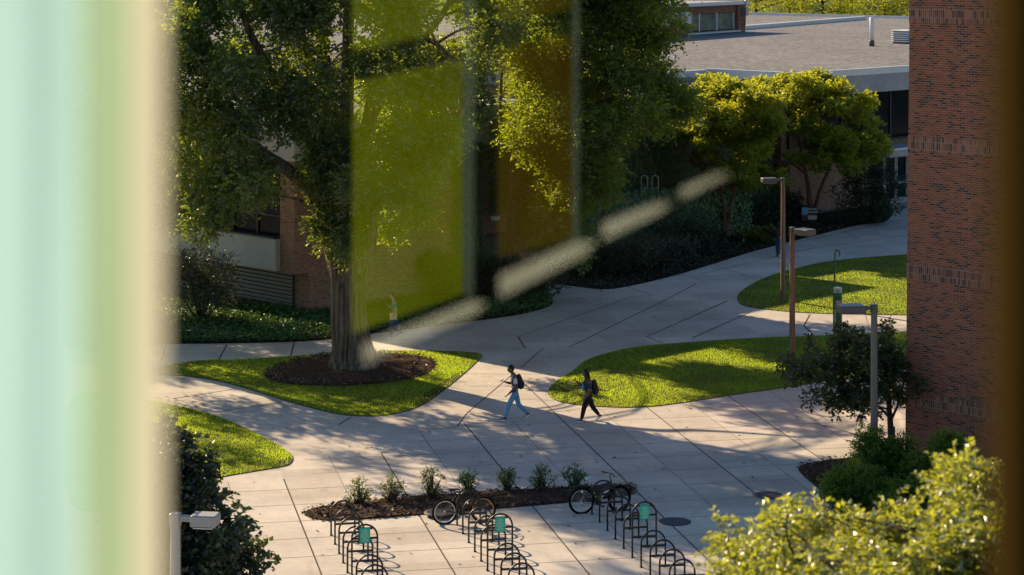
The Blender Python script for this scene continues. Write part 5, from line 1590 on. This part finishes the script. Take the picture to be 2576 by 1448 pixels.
# ------------------------------------------------------------------ the window we look through
YW = 1.15
fr = thing('window', 'tall window with pale green curtain side and reflecting glass close to the camera', 'window', (0, YW, 12.9))
def wx(px, y=YW): return (px - CX) * y / F
def wz(py, y=YW): return H - (py - Y0) * y / F - 12.9


def veil_mat(name, col, tr):
    m, nt, out = mat(name)
    v = objvec(nt, (14, 14, .7)); n = noise(nt, 3, 4, v)
    c = ramp(nt, n.outputs[0], [(.3, tuple(x * .88 for x in col)), (.7, tuple(min(1, x * 1.06) for x in col))])
    d = nd(nt, 'ShaderNodeBsdfDiffuse'); t_ = nd(nt, 'ShaderNodeBsdfTranslucent')
    nt.links.new(c, d.inputs[0]); nt.links.new(c, t_.inputs[0])
    mx = nd(nt, 'ShaderNodeMixShader'); mx.inputs[0].default_value = tr
    nt.links.new(d.outputs[0], mx.inputs[1]); nt.links.new(t_.outputs[0], mx.inputs[2]); nt.links.new(mx.outputs[0], out.inputs[0])
    return m


M_mint = veil_mat('mint_voile', (.27, .45, .48), .85)
M_sage = veil_mat('sage_voile', (.235, .35, .245), .85)
M_cream = veil_mat('cream_lining', (.44, .44, .36), .85)


def cloth(name, x0, x1, y, amp, waves, m, zlo=-.9, zhi=1.0, ph=0.0):
    b = MB(); nx, nz = 60, 6
    for k_ in range(nz + 1):
        z = 1.8 + zlo + (zhi - zlo) * k_ / nz
        for i in range(nx + 1):
            s = i / nx
            b.v.append((x0 + (x1 - x0) * s, y + amp * math.sin(2 * math.pi * waves * s + ph) * (1 + .1 * math.sin(3 * z)), z))
    for k_ in range(nz):
        for i in range(nx): b.face([k_ * (nx + 1) + i, k_ * (nx + 1) + i + 1, (k_ + 1) * (nx + 1) + i + 1, (k_ + 1) * (nx + 1) + i], 0, True)
    return b.build(name, m, fr)


cloth('curtain', wx(-420), wx(205), 0, .0012, 3, M_mint)
cloth('curtain_fold', wx(200), wx(322), .012, .0004, 1, M_sage)
cloth('curtain_lining', wx(296), wx(392), .022, .0006, 1, M_cream)
b = MB(); b.bbox((wx(2532), -.03, .5), (wx(2900), .05, 3.0), .006); b.build('frame', plain('brown_window_frame', (.030, .019, .005), 1.0, spec=0), fr)


def pane_mat():
    m, nt, out = mat('reflecting_glass')
    g = nd(nt, 'ShaderNodeBsdfGlossy'); g.inputs['Roughness'].default_value = 0.0
    n = noise(nt, 6, 2, objvec(nt))
    nt.links.new(ramp(nt, n.outputs[0], [(.3, (.29, .29, .29)), (.7, (.31, .31, .31))]), g.inputs[0])
    t_ = nd(nt, 'ShaderNodeBsdfTransparent'); a = nd(nt, 'ShaderNodeAddShader')
    nt.links.new(g.outputs[0], a.inputs[0]); nt.links.new(t_.outputs[0], a.inputs[1]); nt.links.new(a.outputs[0], out.inputs[0])
    return m


M_pane = pane_mat()
for (xa, ya, xb, yb) in ((830, -90, 1250, 960), (1250, -90, 1500, 800), (1500, 480, 1700, 650), (1700, 400, 1860, 530)):
    b = MB(); b.quad([(wx(xa), .0, wz(yb)), (wx(xb), .0, wz(yb)), (wx(xb), .0, wz(ya)), (wx(xa), .0, wz(ya))]); b.build('pane', M_pane, fr)

# unseen wall behind the viewer, with panels added for the glass to reflect
DV = 6.6; YR = 2 * YW - DV
room = thing('room_wall', 'unseen dark wall with panels added to make the coloured reflections in the glass', 'wall', (0, YR, 12.9))
def rx(px, D=DV): return (px - CX) * D / F
def rzz(py, D=DV): return H - (py - Y0) * D / F - 12.9
b = MB(); b.box((-5, -.3, -.2), (5, -.05, 3)); b.build('wall', plain('charcoal_wall', (.002, .002, .002), 1.0, spec=0), room)
def panel(name, pts, m, D=DV):
    b = MB(); b.quad([(rx(x, D), DV - D, rzz(y_, D)) for x, y_ in pts]); return b.build(name, m, room)
M_yel = plain('yellow_green_reflection', (.078, .108, .0005), .9, 0, .55, 2.2, spec=0)
M_yel2 = plain('deep_olive_reflection', (.075, .072, .002), .9, 0, .15, 3)
M_amb = plain('amber_reflection', (.034, .026, .0015), .9, 0, .55, 2.2, spec=0)
M_tl = plain('teal_grey_reflection', (.035, .06, .05), .9)
M_streak = plain('white_streak_reflection', (.31, .345, .30), .9, 0, .22, 4, spec=0)
panel('reflection_panel', [(886, -80), (1165, -80), (1165, 72), (886, 130)], M_yel, 5.0)  # coloured panels added to produce the tinted reflection patches in the panes
panel('reflection_panel', [(886, 205), (1165, 150), (1165, 740), (886, 838)], M_yel, 5.0)
panel('amber_reflection_panel', [(1252, -80), (1440, -80), (1440, 20), (1252, 55)], M_amb, 4.6)
panel('amber_reflection_panel', [(1252, 125), (1440, 85), (1440, 600), (1252, 650)], M_amb, 4.6)
panel('teal_reflection_strip', [(1166, -80), (1192, -80), (1192, 740), (1166, 745)], M_tl, 4.2)
panel('teal_reflection_strip', [(1441, -80), (1456, -80), (1456, 620), (1441, 620)], M_tl, 4.2)
for pts in ([(915, 868), (1185, 758), (1225, 762), (1190, 792), (990, 876), (915, 915)], [(1256, 694), (1440, 612), (1500, 606), (1470, 640), (1258, 748)], [(1516, 562), (1650, 512), (1690, 512), (1660, 534), (1518, 603)], [(1714, 474), (1805, 438), (1838, 436), (1812, 450), (1716, 498)]):
    panel('streak_reflection_board', pts, M_streak, 2.75)  # boards added in place of the lights whose streaks the glass reflects
